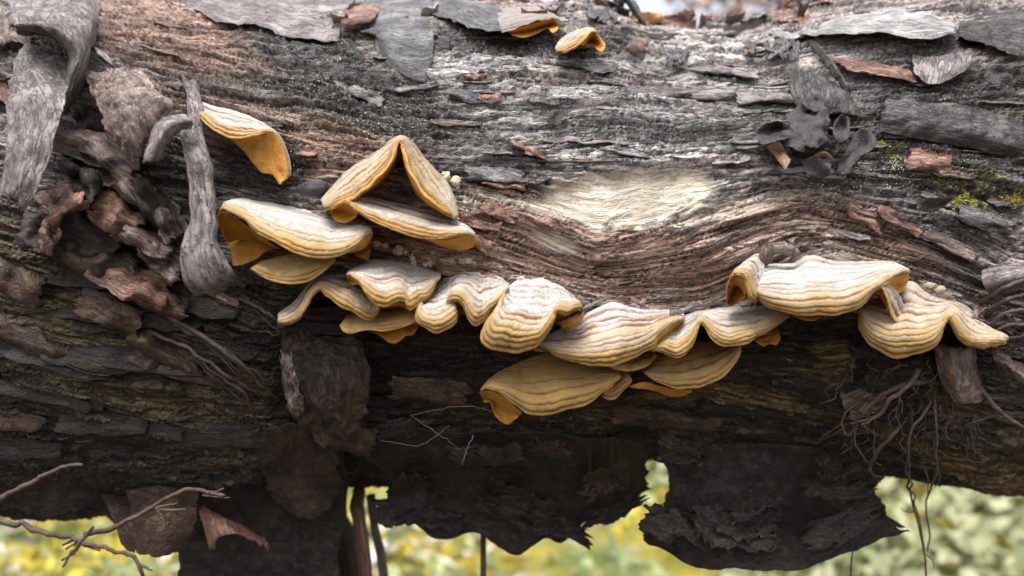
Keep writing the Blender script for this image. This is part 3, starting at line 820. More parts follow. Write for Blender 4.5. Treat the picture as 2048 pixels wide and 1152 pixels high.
flap_part(b, [[(1104, 634, 38), (1116, 626, 40), (1130, 630, 40), (1146, 622, 38), (1159, 619, 35), (1164, 628, 32)],
              [(1108, 640, 22), (1118, 636, 20), (1132, 638, 18), (1146, 634, 18), (1156, 632, 20), (1162, 634, 26)],
              [(1112, 648, 18), (1122, 650, 24), (1132, 648, 30), (1146, 642, 32), (1156, 636, 32), (1163, 632, 30)]], nu=44, nv=24, name="rolled_tube", wavy=0.2)
cap_part(b, [[(1120, 643, 32), (1130, 640, 36), (1142, 636, 37), (1154, 630, 36), (1164, 622, 31)], [(1122, 650, 31), (1132, 651, 34), (1146, 648, 35), (1158, 638, 34), (1165, 628, 30)], [(1124, 652, 24), (1132, 655, 26), (1148, 651, 27), (1160, 640, 26), (1166, 628, 26)]], nu=44, nv=16, dense=2, thick=1.0)
b = bracket("widest bracket fungus of the row's middle with brown twigs at its base, fifth", (1220, 650))
cap_part(b, fan([(1082, 682, 8), (1110, 664, 0), (1163, 636, -5), (1180, 620, -6), (1222, 602, -7), (1263, 612, -7), (1305, 619, -6), (1340, 623, -4), (1369, 632, 8)],
                [(1076, 690, 28), (1097, 704, 34), (1131, 719, 40), (1173, 728, 44), (1208, 730, 45), (1243, 725, 44), (1270, 713, 42), (1301, 693, 38), (1322, 669, 34), (1345, 648, 29), (1369, 638, 20)], bulge=6), nu=180, nv=84, dense=1.1)
b = bracket("bracket fungus with a deep S-fold at its left, sixth in the row", (1450, 640))
cap_part(b, fan([(1332, 668, -2), (1345, 650, -4), (1360, 640, -6), (1376, 630, -6), (1410, 621, -7), (1440, 617, -7), (1480, 612, -7), (1515, 609, -7), (1545, 612, -4), (1576, 626, 8)],
                [(1300, 703, 36), (1322, 704, 39), (1348, 716, 41), (1370, 707, 41), (1385, 687, 39), (1390, 662, 36), (1399, 646, 35), (1410, 657, 37), (1424, 679, 40), (1449, 694, 41), (1480, 689, 40), (1515, 675, 37), (1549, 654, 31), (1568, 638, 25), (1578, 629, 18)], bulge=5), nu=190, nv=76)
flap_part(b, [[(1304, 694, 34), (1322, 672, 30), (1345, 652, 24), (1362, 642, 18)], [(1322, 692, 34), (1340, 672, 22), (1354, 660, 16), (1368, 648, 12)], [(1330, 698, 39), (1350, 688, 30), (1364, 672, 26), (1374, 650, 20)]], nu=40, nv=24, name="inner_fold", wavy=0.2)
b = bracket("small tan lip of bracket fungus peeping out under the fifth bracket's lower edge", (1265, 725))
cap_part(b, fan([(1215, 722, 4), (1260, 716, -2), (1310, 702, 4)], [(1213, 731, 26), (1240, 740, 28), (1264, 742, 28), (1296, 730, 27), (1314, 712, 22)], bulge=1), tan=0.8, nu=70, nv=26, whiten=0.2)
b = bracket("small orange two-lobed bracket hanging under the sixth bracket's right side", (1540, 680))
flap_part(b, [[(1505, 678, 14), (1530, 672, 14), (1556, 660, 12)], [(1512, 684, 18), (1536, 684, 18), (1560, 672, 16)], [(1522, 690, 20), (1530, 692, 20), (1540, 685, 20), (1552, 691, 20), (1561, 680, 18)]], nu=44, nv=22, name="cap")
flap_part(b, [[(1500, 670, 2), (1530, 664, 2), (1556, 654, 2)], [(1505, 677, 13), (1530, 671, 13), (1556, 660, 11)]], nu=24, nv=10, name="base")

# -- big one on the right
b = bracket("largest and whitest bracket fungus, folded roll at its left, curled right end", (1650, 540))
cap_part(b, fan([(1514, 560, 16), (1518, 537, 8), (1545, 527, 0), (1591, 520, -6), (1612, 502, -8), (1671, 514, -8), (1720, 519, -7), (1775, 523, -4), (1800, 532, 4), (1818, 543, 12)],
                [(1514, 592, 36), (1529, 608, 40), (1556, 621, 44), (1598, 629, 47), (1647, 631, 48), (1688, 626, 47), (1723, 610, 45), (1747, 588, 42), (1757, 580, 40), (1766, 571, 37), (1780, 560, 34), (1794, 552, 31), (1806, 546, 28), (1819, 546, 22)], bulge=7), nu=200, nv=84, whiten=1.35, dense=1.1)
cap_part(b, fan([(1470, 548, 12), (1487, 528, 2), (1505, 514, -2), (1522, 502, -5), (1530, 514, -4), (1528, 530, 6), (1520, 560, 20)],
                [(1453, 590, 24), (1453, 575, 30), (1462, 556, 35), (1477, 551, 38), (1488, 557, 39), (1494, 580, 40), (1500, 598, 40), (1510, 604, 38), (1517, 602, 36)], bulge=4), nu=110, nv=56, whiten=1.2)
flap_part(b, [[(1453, 604, 24), (1455, 575, 29), (1464, 557, 33), (1478, 553, 36), (1488, 560, 37), (1493, 582, 37)],
              [(1456, 610, 16), (1462, 592, 12), (1470, 575, 12), (1480, 570, 14), (1487, 580, 18), (1490, 592, 26)],
              [(1458, 612, 20), (1466, 610, 20), (1474, 606, 20), (1482, 600, 22), (1488, 596, 26), (1491, 594, 30)]], nu=44, nv=24, name="rolled_end", wavy=0.2)
cap_part(b, [[(1752, 574, 34), (1764, 566, 34), (1776, 570, 32), (1798, 596, 28), (1813, 628, 26)],
             [(1752, 580, 40), (1762, 579, 40), (1768, 590, 40), (1778, 620, 39), (1792, 646, 37)]], nu=70, nv=22, dense=2, thick=1.2)
flap_part(b, [[(1770, 572, 34), (1785, 560, 33), (1804, 549, 28), (1818, 544, 22)], [(1776, 577, 26), (1790, 572, 20), (1806, 566, 17), (1816, 560, 16)], [(1778, 578, 28), (1790, 584, 26), (1803, 584, 22), (1815, 566, 17)]], nu=40, nv=22, name="curled_end", wavy=0.2)
flap_part(b, [[(1753, 584, 37), (1762, 584, 37), (1768, 604, 36)], [(1748, 592, 8), (1764, 600, 4), (1782, 630, 8)]], nu=24, nv=14, name="folded_underside")
b = bracket("thin orange bracket edge showing below the middle of the largest white bracket", (1615, 630))
flap_part(b, [[(1580, 622, 16), (1615, 626, 16), (1645, 626, 16)], [(1584, 630, 26), (1604, 638, 28), (1624, 641, 28), (1640, 634, 26)]], nu=40, nv=14, name="cap")
flap_part(b, [[(1575, 612, 0), (1615, 616, 0), (1648, 616, 0)], [(1580, 621, 15), (1615, 625, 15), (1645, 625, 15)]], nu=24, nv=10, name="base")

# -- far right bracket
b = bracket("two-lobed tan and white bracket fungus at the far right, hanging over the roots", (1870, 620))
cap_part(b, fan([(1724, 612, 2), (1750, 592, -4), (1790, 580, -6), (1820, 556, -8), (1848, 577, -8), (1897, 600, -8), (1938, 619, -7), (1973, 640, -4), (2000, 660, 4), (2014, 674, 14)],
                [(1720, 622, 22), (1721, 652, 30), (1733, 681, 36), (1756, 700, 40), (1778, 713, 42), (1812, 715, 43), (1846, 704, 43), (1878, 676, 41), (1887, 650, 38), (1894, 637, 37), (1902, 642, 38), (1907, 660, 39), (1918, 680, 40), (1945, 694, 39), (1980, 692, 35), (2006, 684, 28), (2015, 677, 20)], bulge=7), nu=220, nv=86, tan=0.22, dense=1.2)

# -- shadowed brackets below the row
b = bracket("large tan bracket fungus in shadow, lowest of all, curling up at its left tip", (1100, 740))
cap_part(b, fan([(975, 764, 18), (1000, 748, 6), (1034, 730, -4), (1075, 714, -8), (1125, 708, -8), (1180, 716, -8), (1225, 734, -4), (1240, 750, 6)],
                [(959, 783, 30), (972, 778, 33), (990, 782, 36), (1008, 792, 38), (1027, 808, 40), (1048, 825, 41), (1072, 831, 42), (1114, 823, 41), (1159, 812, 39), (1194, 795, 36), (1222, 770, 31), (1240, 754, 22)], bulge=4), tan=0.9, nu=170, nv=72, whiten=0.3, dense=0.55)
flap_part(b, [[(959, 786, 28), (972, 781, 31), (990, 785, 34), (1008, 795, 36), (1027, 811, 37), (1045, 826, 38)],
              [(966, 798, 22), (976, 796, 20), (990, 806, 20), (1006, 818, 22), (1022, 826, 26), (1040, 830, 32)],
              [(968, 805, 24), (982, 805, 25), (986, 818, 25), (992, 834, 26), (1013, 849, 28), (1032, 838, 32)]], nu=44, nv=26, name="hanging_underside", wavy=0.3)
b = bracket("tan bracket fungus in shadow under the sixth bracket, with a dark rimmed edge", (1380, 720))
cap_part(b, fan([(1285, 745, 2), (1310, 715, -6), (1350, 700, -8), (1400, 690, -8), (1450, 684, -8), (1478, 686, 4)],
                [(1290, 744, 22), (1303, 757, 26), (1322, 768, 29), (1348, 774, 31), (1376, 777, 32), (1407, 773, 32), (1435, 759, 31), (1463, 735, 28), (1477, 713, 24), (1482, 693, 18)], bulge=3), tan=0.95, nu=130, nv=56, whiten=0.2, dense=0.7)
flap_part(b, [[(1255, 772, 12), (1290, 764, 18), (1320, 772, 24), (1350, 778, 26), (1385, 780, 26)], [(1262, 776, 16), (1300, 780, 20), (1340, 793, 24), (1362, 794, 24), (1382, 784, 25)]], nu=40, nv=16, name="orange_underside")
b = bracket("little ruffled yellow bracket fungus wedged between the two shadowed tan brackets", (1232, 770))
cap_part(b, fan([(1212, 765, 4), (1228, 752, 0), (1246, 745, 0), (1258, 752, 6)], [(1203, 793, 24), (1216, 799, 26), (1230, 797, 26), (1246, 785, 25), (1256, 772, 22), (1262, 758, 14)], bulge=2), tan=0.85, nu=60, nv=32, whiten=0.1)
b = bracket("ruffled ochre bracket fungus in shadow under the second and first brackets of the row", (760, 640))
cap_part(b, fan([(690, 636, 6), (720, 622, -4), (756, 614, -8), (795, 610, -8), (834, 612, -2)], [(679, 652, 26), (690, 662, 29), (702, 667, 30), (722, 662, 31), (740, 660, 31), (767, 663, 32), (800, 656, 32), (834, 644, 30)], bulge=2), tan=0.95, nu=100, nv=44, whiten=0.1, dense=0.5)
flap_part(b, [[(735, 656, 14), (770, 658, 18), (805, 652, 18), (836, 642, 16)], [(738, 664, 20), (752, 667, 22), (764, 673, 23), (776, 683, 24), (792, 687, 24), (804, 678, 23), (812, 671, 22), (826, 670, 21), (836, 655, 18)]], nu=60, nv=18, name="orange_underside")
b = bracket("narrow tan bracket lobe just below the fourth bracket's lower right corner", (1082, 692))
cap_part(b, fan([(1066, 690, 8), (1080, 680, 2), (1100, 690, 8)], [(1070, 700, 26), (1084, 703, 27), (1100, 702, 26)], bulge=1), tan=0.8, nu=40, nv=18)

# -- the two at the top
b = bracket("grey-topped bracket fungus at the upper edge, orange underside, at the end of a bark ridge", (1050, 45))
cap_part(b, fan([(985, 14, 4), (1010, 12, 2), (1040, 12, 0), (1090, 22, 4), (1120, 40, 10)],
                [(1004, 66, 22), (1020, 62, 25), (1045, 53, 27), (1079, 43, 28), (1104, 36, 26), (1117, 42, 22)], bulge=3), nu=80, nv=40, grey=0.8, tan=0.0, dense=0.8)
sheet("bark_plate", [[(858, -6, 2), (920, -10, 2), (980, 0, 2), (1040, 6, 2)], [(860, 10, 12), (920, 14, 15), (980, 28, 18), (1030, 24, 16)], [(862, 24, 12), (895, 38, 16), (940, 54, 20), (980, 64, 22), (1012, 62, 22)]], M_BLACKISH,
      "curved dark grey bark ridge ending at the upper grey-topped bracket", "bark plate", "bark scraps along the log's top edge", 70, 30, 1.6, 0.03, 1.6, 90)
flap_part(b, [[(1016, 63, 24), (1045, 54, 25), (1079, 44, 26), (1104, 37, 25), (1118, 45, 22)], [(1024, 68, 15), (1048, 64, 10), (1080, 56, 8), (1100, 52, 10), (1116, 52, 15)], [(1022, 70, 20), (1045, 75, 16), (1075, 66, 12), (1094, 56, 12), (1106, 66, 16), (1117, 58, 18)]], nu=50, nv=26, name="orange_underside", wavy=0.2)
b = bracket("small striped bracket fungus curling open to the right near the log's top edge", (1155, 75))
cap_part(b, fan([(1112, 97, 10), (1124, 80, 2), (1149, 66, -2), (1172, 58, -2), (1190, 62, 6)], [(1112, 104, 18), (1128, 104, 21), (1144, 101, 24), (1158, 92, 26), (1170, 78, 27), (1181, 67, 26), (1193, 66, 22)], bulge=2), nu=80, nv=36, dense=1.3)
flap_part(b, [[(1163, 90, 22), (1172, 76, 24), (1182, 67, 24), (1194, 67, 21), (1203, 78, 18), (1211, 88, 16)], [(1166, 92, 12), (1176, 84, 8), (1186, 82, 8), (1196, 88, 10), (1204, 94, 13), (1210, 96, 15)], [(1172, 88, 10), (1184, 90, 9), (1192, 98, 10), (1201, 105, 12), (1207, 101, 14), (1211, 92, 16)]], nu=44, nv=24, name="curled_end", wavy=0.2)

# ------------------------------------------------------------------ peeling bark sheets and curls
sheet("bark_curl", [[(20, -60, 5), (120, -70, 5), (200, 20, 5), (186, 105, 5), (168, 160, 5), (134, 226, 5)],
                    [(15, -20, 40), (110, -24, 40), (182, 35, 36), (180, 105, 32), (163, 156, 26), (133, 224, 16)],
                    [(22, 35, 56), (95, 34, 58), (152, 66, 54), (162, 115, 44), (150, 158, 32), (130, 224, 20)],
                    [(28, 58, 50), (87, 57, 54), (132, 80, 50), (151, 115, 41), (140, 160, 31), (127, 226, 18)],
                    [(34, 70, 24), (88, 72, 24), (124, 92, 22), (140, 122, 20), (132, 160, 17), (124, 224, 12)]], M_PAPER,
      "big grey rolled bark curl at the upper left corner with a dark opening", "bark curl", "loose bark hanging on the log's left end", 80, 70, 1.2, 0.03, 1.8, 60)
sheet("bark_strip", [[(28, 118, 18), (12, 208, 33), (5, 312, 37), (2, 387, 38), (18, 430, 36)], [(60, 88, 12), (75, 200, 36), (56, 310, 40), (36, 380, 40), (28, 430, 36)],
                     [(150, 125, 12), (134, 208, 32), (108, 295, 38), (74, 389, 38), (46, 428, 36)]], M_PAPER,
      "long grey tongue of bark hanging out of the big curl at the left edge", "bark strip", "loose bark hanging on the log's left end", 80, 60, 1.2, 0.06, 2.0, 50)
sheet("bark_sheet", [[(163, 149, 20), (194, 205, 26), (213, 262, 30), (276, 328, 26)], [(220, 138, 18), (250, 200, 40), (270, 250, 40), (288, 308, 30)], [(281, 130, 8), (316, 185, 20), (347, 206, 24), (304, 280, 28)]], M_PAPERB,
      "purplish brown pointed bark sheet between the big curl and the grey bark fork", "bark sheet", "loose bark hanging on the log's left end", 60, 54, 1.1, 0.05, 3.0, 70)
sheet("bark_fork", [[(362, 146, 6), (374, 215, 17), (360, 268, 26), (374, 345, 33), (379, 430, 34), (355, 500, 40), (364, 554, 40), (394, 594, 32)],
                    [(376, 156, 9), (390, 220, 19), (386, 280, 27), (399, 345, 33), (405, 430, 35), (400, 500, 41), (415, 550, 41), (422, 592, 30)],
                    [(388, 160, 9), (398, 216, 18), (396, 276, 26), (413, 346, 34), (419, 432, 36), (424, 492, 45), (444, 543, 44), (450, 584, 30)],
                    [(399, 172, 6), (405, 210, 15), (408, 270, 22), (425, 347, 30), (431, 435, 32), (438, 484, 38), (468, 535, 36), (481, 566, 26)]], M_PAPER,
      "grey bark strip hanging like a hoof, widening at its foot, left of the broad bracket", "bark strip", "loose bark hanging on the log's left end", 110, 50, 1.3, 0.05, 1.5, 50)
sheet("bark_curl", [[(280, 330, 30), (296, 278, 38), (322, 238, 38), (366, 224, 30)], [(302, 328, 44), (318, 278, 48), (342, 248, 46), (385, 240, 36)], [(327, 322, 34), (334, 290, 38), (354, 268, 36), (385, 258, 28)]], M_PAPER,
      "pale bark strip folded over beside the top of the hoof-like strip", "bark curl", "loose bark hanging on the log's left end", 40, 30, 1.0, 0.03, 1.2)
sheet("bark_sheet", [[(178, 85, 10), (196, 110, 14), (228, 138, 12)], [(186, 92, 20), (204, 112, 22), (226, 132, 16)], [(192, 98, 14), (214, 110, 14), (230, 136, 8)]], M_SILVER,
      "thin pale bark sliver standing up right of the big grey curl", "bark sliver", "loose bark hanging on the log's left end", 24, 14, 0.8)
sheet("bark_sheet", [[(553, 646, 6), (556, 720, 10), (560, 790, 14), (598, 838, 20)], [(620, 660, 2), (640, 740, 16), (640, 800, 22), (642, 892, 26)], [(722, 672, 0), (753, 715, 6), (743, 800, 12), (716, 886, 20)]], M_LAYER,
      "brown torn bark sheet hanging below the left end of the fungus row", "bark sheet", "torn bark hanging under the log", 64, 54, 1.1, 0.09, 3.2)
sheet("bark_sheet", [[(556, 690, 16), (566, 740, 20), (572, 800, 22), (600, 838, 24)], [(580, 700, 20), (596, 735, 26), (604, 770, 28), (612, 820, 28)]], M_BROWN,
      "ragged curled edge of the torn brown sheet below the left brackets", "bark curl", "torn bark hanging under the log", 44, 18, 0.9, 0.16, 2.5, 150)
sheet("bark_sheet", [[(1866, 680, 6), (1872, 735, 14), (1890, 780, 18), (1908, 805, 22)], [(1910, 690, 12), (1916, 745, 18), (1924, 780, 24), (1932, 808, 26)], [(1948, 690, 6), (1957, 738, 10), (1964, 780, 14), (1960, 806, 20)]], M_PAPERB,
      "pinkish brown bark tab hanging under the far right bracket", "bark sheet", "torn bark hanging under the log", 36, 30, 1.0, 0.04, 1.2)
sheet("bark_sheet", [[(1870, 700, 16), (1882, 740, 24), (1900, 780, 28)], [(1890, 720, 24), (1908, 750, 30), (1914, 775, 30)]], M_RED,
      "small reddish folded edge on the bark tab under the far right bracket", "bark curl", "torn bark hanging under the log", 24, 14, 0.8, 0.06, 1.2)
sheet("bark_sheet", [[(1975, 690, 8), (2010, 705, 12), (2060, 740, 12)], [(1985, 720, 18), (2020, 735, 22), (2060, 770, 20)], [(1995, 740, 10), (2030, 765, 12), (2060, 790, 10)]], M_BROWN,
      "split bark flake with a pale torn edge at the right border of the picture", "bark sheet", "torn bark hanging under the log", 36, 24, 1.0, 0.05, 1.6)
sheet("bark_sheet", [[(1960, 540, 4), (1995, 530, 8), (2060, 520, 8)], [(1965, 570, 14), (2000, 560, 18), (2060, 545, 16)], [(1985, 600, 8), (2020, 585, 10), (2060, 570, 8)]], M_GREY,
      "dark grey bark flap above the right border's tangle of roots", "bark sheet", "torn bark hanging under the log", 36, 24, 1.0, 0.05, 1.4)
# upper right plates
G2 = "loose bark plates on the log's upper right"
sheet("bark_plate", [[(1626, 58, -4), (1660, 26, -6), (1765, 6, -6), (1910, 10, -6)], [(1605, 66, 8), (1690, 48, 10), (1770, 38, 11), (1912, 40, 9)], [(1591, 71, 10), (1695, 67, 16), (1765, 68, 18), (1851, 77, 18), (1914, 69, 12)]], M_SILVER,
      "long pale bark plate lifted off the log near the upper right edge", "bark plate", G2, 64, 30, 1.3, 0.03, 1.3, 60)
sheet("bark_plate", [[(1915, 10, -6), (1960, 0, -6), (2060, -20, -6)], [(1916, 45, 6), (1970, 40, 8), (2060, 30, 8)], [(1918, 72, 8), (1980, 96, 12), (2060, 120, 12)]], M_BLACKBARK,
      "rough blackish bark plate in the upper right corner", "bark plate", G2, 50, 30, 1.4, 0.04, 1.8)
sheet("bark_plate", [[(1822, 108, 2), (1824, 128, 4), (1826, 148, 6)], [(1880, 112, 6), (1880, 138, 9), (1870, 172, 8)], [(1950, 96, 2), (1946, 120, 5), (1936, 140, 6)]], M_GREY,
      "fan-shaped pale grey bark plate below the long lifted plate", "bark plate", G2, 40, 34, 1.1, 0.04, 0.8)
sheet("bark_plate", [[(1650, 108, 2), (1720, 118, 3), (1826, 138, 3)], [(1690, 140, 5), (1760, 150, 6), (1845, 166, 5)]], M_RED,
      "orange-brown splintered bark strip left of the fan-shaped grey plate", "bark plate", G2, 50, 18, 1.0, 0.08, 1.2)
sheet("bark_plate", [[(1614, 82, 2), (1650, 130, 4), (1690, 186, 3)], [(1636, 84, 8), (1668, 126, 9), (1700, 180, 6)]], M_BLACKBARK,
      "narrow dark slanting bark strip right of the black jelly fungus", "bark plate", G2, 50, 16, 1.2, 0.04, 1.5)
sheet("bark_plate", [[(1578, 136, 2), (1580, 190, 3), (1600, 230, 2)], [(1640, 150, 8), (1650, 195, 8), (1640, 232, 5)], [(1690, 180, 2), (1720, 215, 4), (1730, 232, 3)]], M_BLACKBARK,
      "dark triangular bark plate with a green-grey crust above the black jelly fungus", "bark plate", G2, 40, 30, 1.1, 0.05, 1.2)
sheet("bark_plate", [[(1770, 190, 3), (1850, 200, 4), (1950, 215, 4), (2055, 240, 4)], [(1760, 225, 7), (1850, 240, 9), (1950, 260, 9), (2055, 290, 8)], [(1755, 262, 3), (1850, 282, 3), (1950, 300, 3), (2055, 325, 3)]], M_BLACKBARK,
      "broad dark bark plate with a thin pale upper edge at the right", "bark plate", G2, 60, 34, 1.1, 0.03, 1.8)
sheet("bark_plate", [[(690, 30, 1), (770, -10, 1), (868, -14, 1)], [(720, 62, 8), (780, 60, 10), (868, 60, 6)], [(746, 66, 6), (790, 110, 10), (868, 110, 6)], [(752, 112, 3), (800, 146, 6), (848, 164, 4), (864, 132, 3)]], M_BLACKISH,
      "smooth dark grey bark plate at the top, left of the small upper brackets", "bark plate", "loose bark plates on the log's upper left", 50, 44, 1.1, 0.02, 0.9)
sheet("bark_plate", [[(300, -60, 0), (460, -40, 0), (600, -30, 0), (740, -30, 0)], [(330, -22, 8), (430, 10, 10), (540, 26, 10), (690, 40, 6)], [(347, 0, 8), (414, 30, 11), (436, 44, 11), (522, 52, 12), (572, 76, 10), (690, 84, 5)]], M_GREY,
      "wide grey bark plate with a raised dark-shadowed lower edge along the top", "bark plate", "loose bark plates on the log's upper left", 70, 34, 1.3, 0.03, 1.4)
sheet("bark_plate", [[(676, 10, 10), (720, 4, 12), (768, 6, 12)], [(678, 36, 16), (715, 36, 20), (750, 36, 16)], [(680, 58, 10), (705, 58, 12), (730, 56, 10)]], M_RED,
      "pinkish brown peeled bark scrap at the top left of the dark grey plate", "bark scrap", "loose bark plates on the log's upper left", 30, 24, 0.9, 0.06, 1.6)
sheet("bark_plate", [[(600, -20, 8), (640, -30, 10), (700, -30, 8)], [(612, 10, 16), (650, 10, 18), (690, 14, 14)], [(640, 30, 8), (665, 34, 9), (684, 36, 8)]], M_BROWN,
      "brown bark scrap poking up at the top edge left of the pinkish scrap", "bark scrap", "loose bark plates on the log's upper left", 30, 24, 0.9, 0.06, 2)
sheet("bark_plate", [[(965, -30, 2), (1020, -34, 3), (1085, -20, 2)], [(965, -6, 12), (1020, -4, 14), (1085, 2, 12)], [(970, 14, 6), (1020, 10, 8), (1060, 14, 6)]], M_RED,
      "rosy bark scraps curling above the grey-topped bracket", "bark scrap", "bark scraps along the log's top edge", 40, 24, 1.0, 0.06, 2.6, 120)
sheet("bark_scrap", [[(1244, -8, 6), (1262, 20, 8), (1285, 58, 8)], [(1256, -4, 14), (1275, 28, 16), (1292, 60, 12)], [(1268, 2, 8), (1286, 30, 10), (1300, 56, 8)]], M_BLACKISH,
      "dark bark spike leaning left at the top edge beside the bright sky", "bark scrap", "bark scraps along the log's top edge", 30, 16, 1.0, 0.04, 1.2)


def shards(name, cx, cy, n, size, d0, mat, label, cat, group, seed):
    """a crumbled bark lump: thin torn shards wedged together"""
    q = np.random.RandomState(seed)
    V, F, S, o = [], [], [], 0
    for k in range(n):
        px, py = cx + q.normal(0, size * 0.45), cy + q.normal(0, size * 0.35)
        a = q.uniform(0, 6.28); L = size * q.uniform(0.4, 0.9); w = size * q.uniform(0.15, 0.45); t1, t2 = q.uniform(-1, 1, 2) * size * 0.14
        rows = [[(px + math.cos(a) * L * u - math.sin(a) * w * v_, py + math.sin(a) * L * u + math.cos(a) * w * v_, d0 + t1 * u + t2 * v_ + q.uniform(-1, 1)) for u in (-1, -.3, .4, 1)] for v_ in (-1, 0, 1)]
        G, u, v = surface(rows, 14, 9, P, 0.2, seed + k)
        n_ = gnormals(G)
        G = G + n_ * (0.0014 * fbm(G[..., 0] * 220 + k, G[..., 2] * 220 + G[..., 1] * 90, seed, 3))[..., None]
        A = (G + n_ * 0.0003).reshape(-1, 3); B = (G - n_ * 0.0003).reshape(-1, 3)
        idx = np.arange(126).reshape(9, 14); lp = np.concatenate([idx[0, :-1], idx[:-1, -1], idx[-1, :0:-1], idx[:0:-1, 0]]); nx_ = np.roll(lp, -1)
        V.append(np.concatenate([A, B])); F.append(np.concatenate([quads(9, 14), quads(9, 14, 126, True), np.stack([nx_, lp, lp + 126, nx_ + 126], 1)]) + o); o += 252
        uv = np.stack([u * 60 + 91 * k, v * 30 + 17 * k, 0 * u], -1).reshape(-1, 3); S += [uv, uv]
    props(mesh_obj(name, np.concatenate(V), np.concatenate(F), mat, attrs={"suv": np.concatenate(S)}), label, cat, group)


# the dead leaf-like bark along the skyline
shards("bark_lump", 1205, 20, 16, 32, 8, M_BLACKISH, "crumpled grey bark lump at the top between the two small brackets", "bark scrap", "bark scraps along the log's top edge", 513)
shards("bark_lump", 1500, 96, 8, 16, 9, M_BROWN, "brown crumbled bark knob near the log's top edge", "bark lump", "bark scraps along the log's top edge", 514)
G3 = "thin curled bark pieces along the log's skyline"
sheet("bark_leaf", [[(1236, 66, 4), (1290, 76, 8), (1350, 78, 8), (1420, 76, 8), (1500, 62, 6), (1548, 30, 6)], [(1240, 52, 14), (1290, 62, 18), (1350, 68, 20), (1420, 66, 18), (1490, 46, 14), (1546, 22, 10)]], M_DARK,
      "long dark curled bark strip lying along the log's skyline", "bark strip", G3, 70, 16, 1.0, 0.05, 1.6)
sheet("bark_leaf", [[(1325, 66, 4), (1350, 70, 5), (1392, 66, 4)], [(1318, 44, 6), (1352, 46, 8), (1394, 46, 6)], [(1324, 32, 3), (1352, 22, 4), (1380, 12, 3), (1396, 24, 3)]], M_RED,
      "pinkish brown serrated bark leaf standing on the skyline, tallest in its middle", "bark leaf", G3, 36, 26, 0.7, 0.14, 1.6, 120)
sheet("bark_leaf", [[(1258, 58, 2), (1290, 60, 3), (1335, 58, 2)], [(1256, 40, 4), (1290, 42, 6), (1330, 42, 4)], [(1258, 24, 2), (1295, 22, 3), (1325, 28, 2)]], M_ORANGE,
      "thin orange-brown bark piece on the skyline right of the dark spike", "bark leaf", G3, 34, 22, 0.6, 0.1, 1.4, 120)
sheet("bark_leaf", [[(1540, 46, 4), (1570, 50, 6), (1612, 48, 4)], [(1543, 24, 8), (1572, 24, 10), (1604, 24, 6)], [(1556, 8, 4), (1575, -4, 5), (1590, 14, 4)]], M_RED,
      "dark red crumpled bark leaf sticking up at the right of the skyline", "bark leaf", G3, 34, 26, 0.7, 0.16, 2.4, 160)
sheet("bark_leaf", [[(1588, 44, 2), (1602, 46, 3), (1618, 40, 2)], [(1594, 22, 4), (1606, 22, 5), (1620, 20, 3)]], M_ORANGE,
      "tiny orange frayed bark scrap beside the dark red leaf", "bark leaf", G3, 18, 14, 0.6, 0.16, 1.6, 160)
sheet("bark_leaf", [[(1404, 64, 3), (1432, 66, 5), (1462, 58, 3)], [(1408, 42, 5), (1436, 44, 7), (1464, 48, 4)]], M_SILVER,
      "pale curled bark piece on the skyline in front of the brown blur", "bark leaf", G3, 28, 16, 0.7, 0.1, 1.6, 120)
sheet("bark_leaf", [[(1250, 104, 4), (1275, 110, 6), (1290, 100, 5)], [(1252, 92, 10), (1275, 92, 12), (1298, 84, 10)], [(1266, 82, 6), (1284, 76, 7), (1302, 74, 6)]], M_RED,
      "reddish bark flake lying below the skyline near the small striped bracket", "bark flake", G3, 28, 20, 0.9, 0.05, 1.2)
sheet("bark_leaf", [[(1530, 48, 6), (1560, 60, 9), (1600, 58, 8), (1650, 30, 6)], [(1540, 66, 10), (1565, 76, 12), (1600, 72, 12), (1640, 52, 8)]], M_SILVER,
      "pale ragged bark edge below the dark red leaf on the skyline", "bark leaf", G3, 44, 18, 0.9, 0.1, 2.2, 120)
shards("bark_lump", 1560, 100, 16, 26, 8, M_BLACKISH, "dark crumbling bark shards under the pale ragged edge", "bark lump", G3, 511)
shards("bark_lump", 1354, 112, 14, 22, 7, M_BLACKISH, "small dark crumbled bark clump on the silver wood below the skyline", "bark lump", G3, 512)
# undersides hanging below the log (own distances, metres)
G4 = "bark sheets hanging from the log's underside"
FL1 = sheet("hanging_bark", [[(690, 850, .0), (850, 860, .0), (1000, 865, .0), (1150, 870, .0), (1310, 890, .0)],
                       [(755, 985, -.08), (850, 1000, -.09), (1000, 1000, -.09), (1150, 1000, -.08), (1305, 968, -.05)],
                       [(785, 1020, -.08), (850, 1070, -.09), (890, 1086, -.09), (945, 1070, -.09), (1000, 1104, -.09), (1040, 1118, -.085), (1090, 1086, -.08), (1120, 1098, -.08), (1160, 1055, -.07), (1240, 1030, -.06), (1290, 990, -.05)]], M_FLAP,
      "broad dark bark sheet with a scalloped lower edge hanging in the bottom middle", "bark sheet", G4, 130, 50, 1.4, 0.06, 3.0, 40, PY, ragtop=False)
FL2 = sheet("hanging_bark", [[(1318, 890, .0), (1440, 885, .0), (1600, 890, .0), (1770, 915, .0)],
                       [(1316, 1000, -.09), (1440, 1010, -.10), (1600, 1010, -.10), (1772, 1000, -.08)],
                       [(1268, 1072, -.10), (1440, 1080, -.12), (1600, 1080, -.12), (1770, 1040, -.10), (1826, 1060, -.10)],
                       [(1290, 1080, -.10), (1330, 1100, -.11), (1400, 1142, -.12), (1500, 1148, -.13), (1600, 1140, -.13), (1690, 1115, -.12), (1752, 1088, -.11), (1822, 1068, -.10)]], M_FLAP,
      "dark pointed bark sheet hanging at the bottom right with mossy streaks", "bark sheet", G4, 130, 50, 1.4, 0.06, 3.0, 40, PY, ragtop=False)
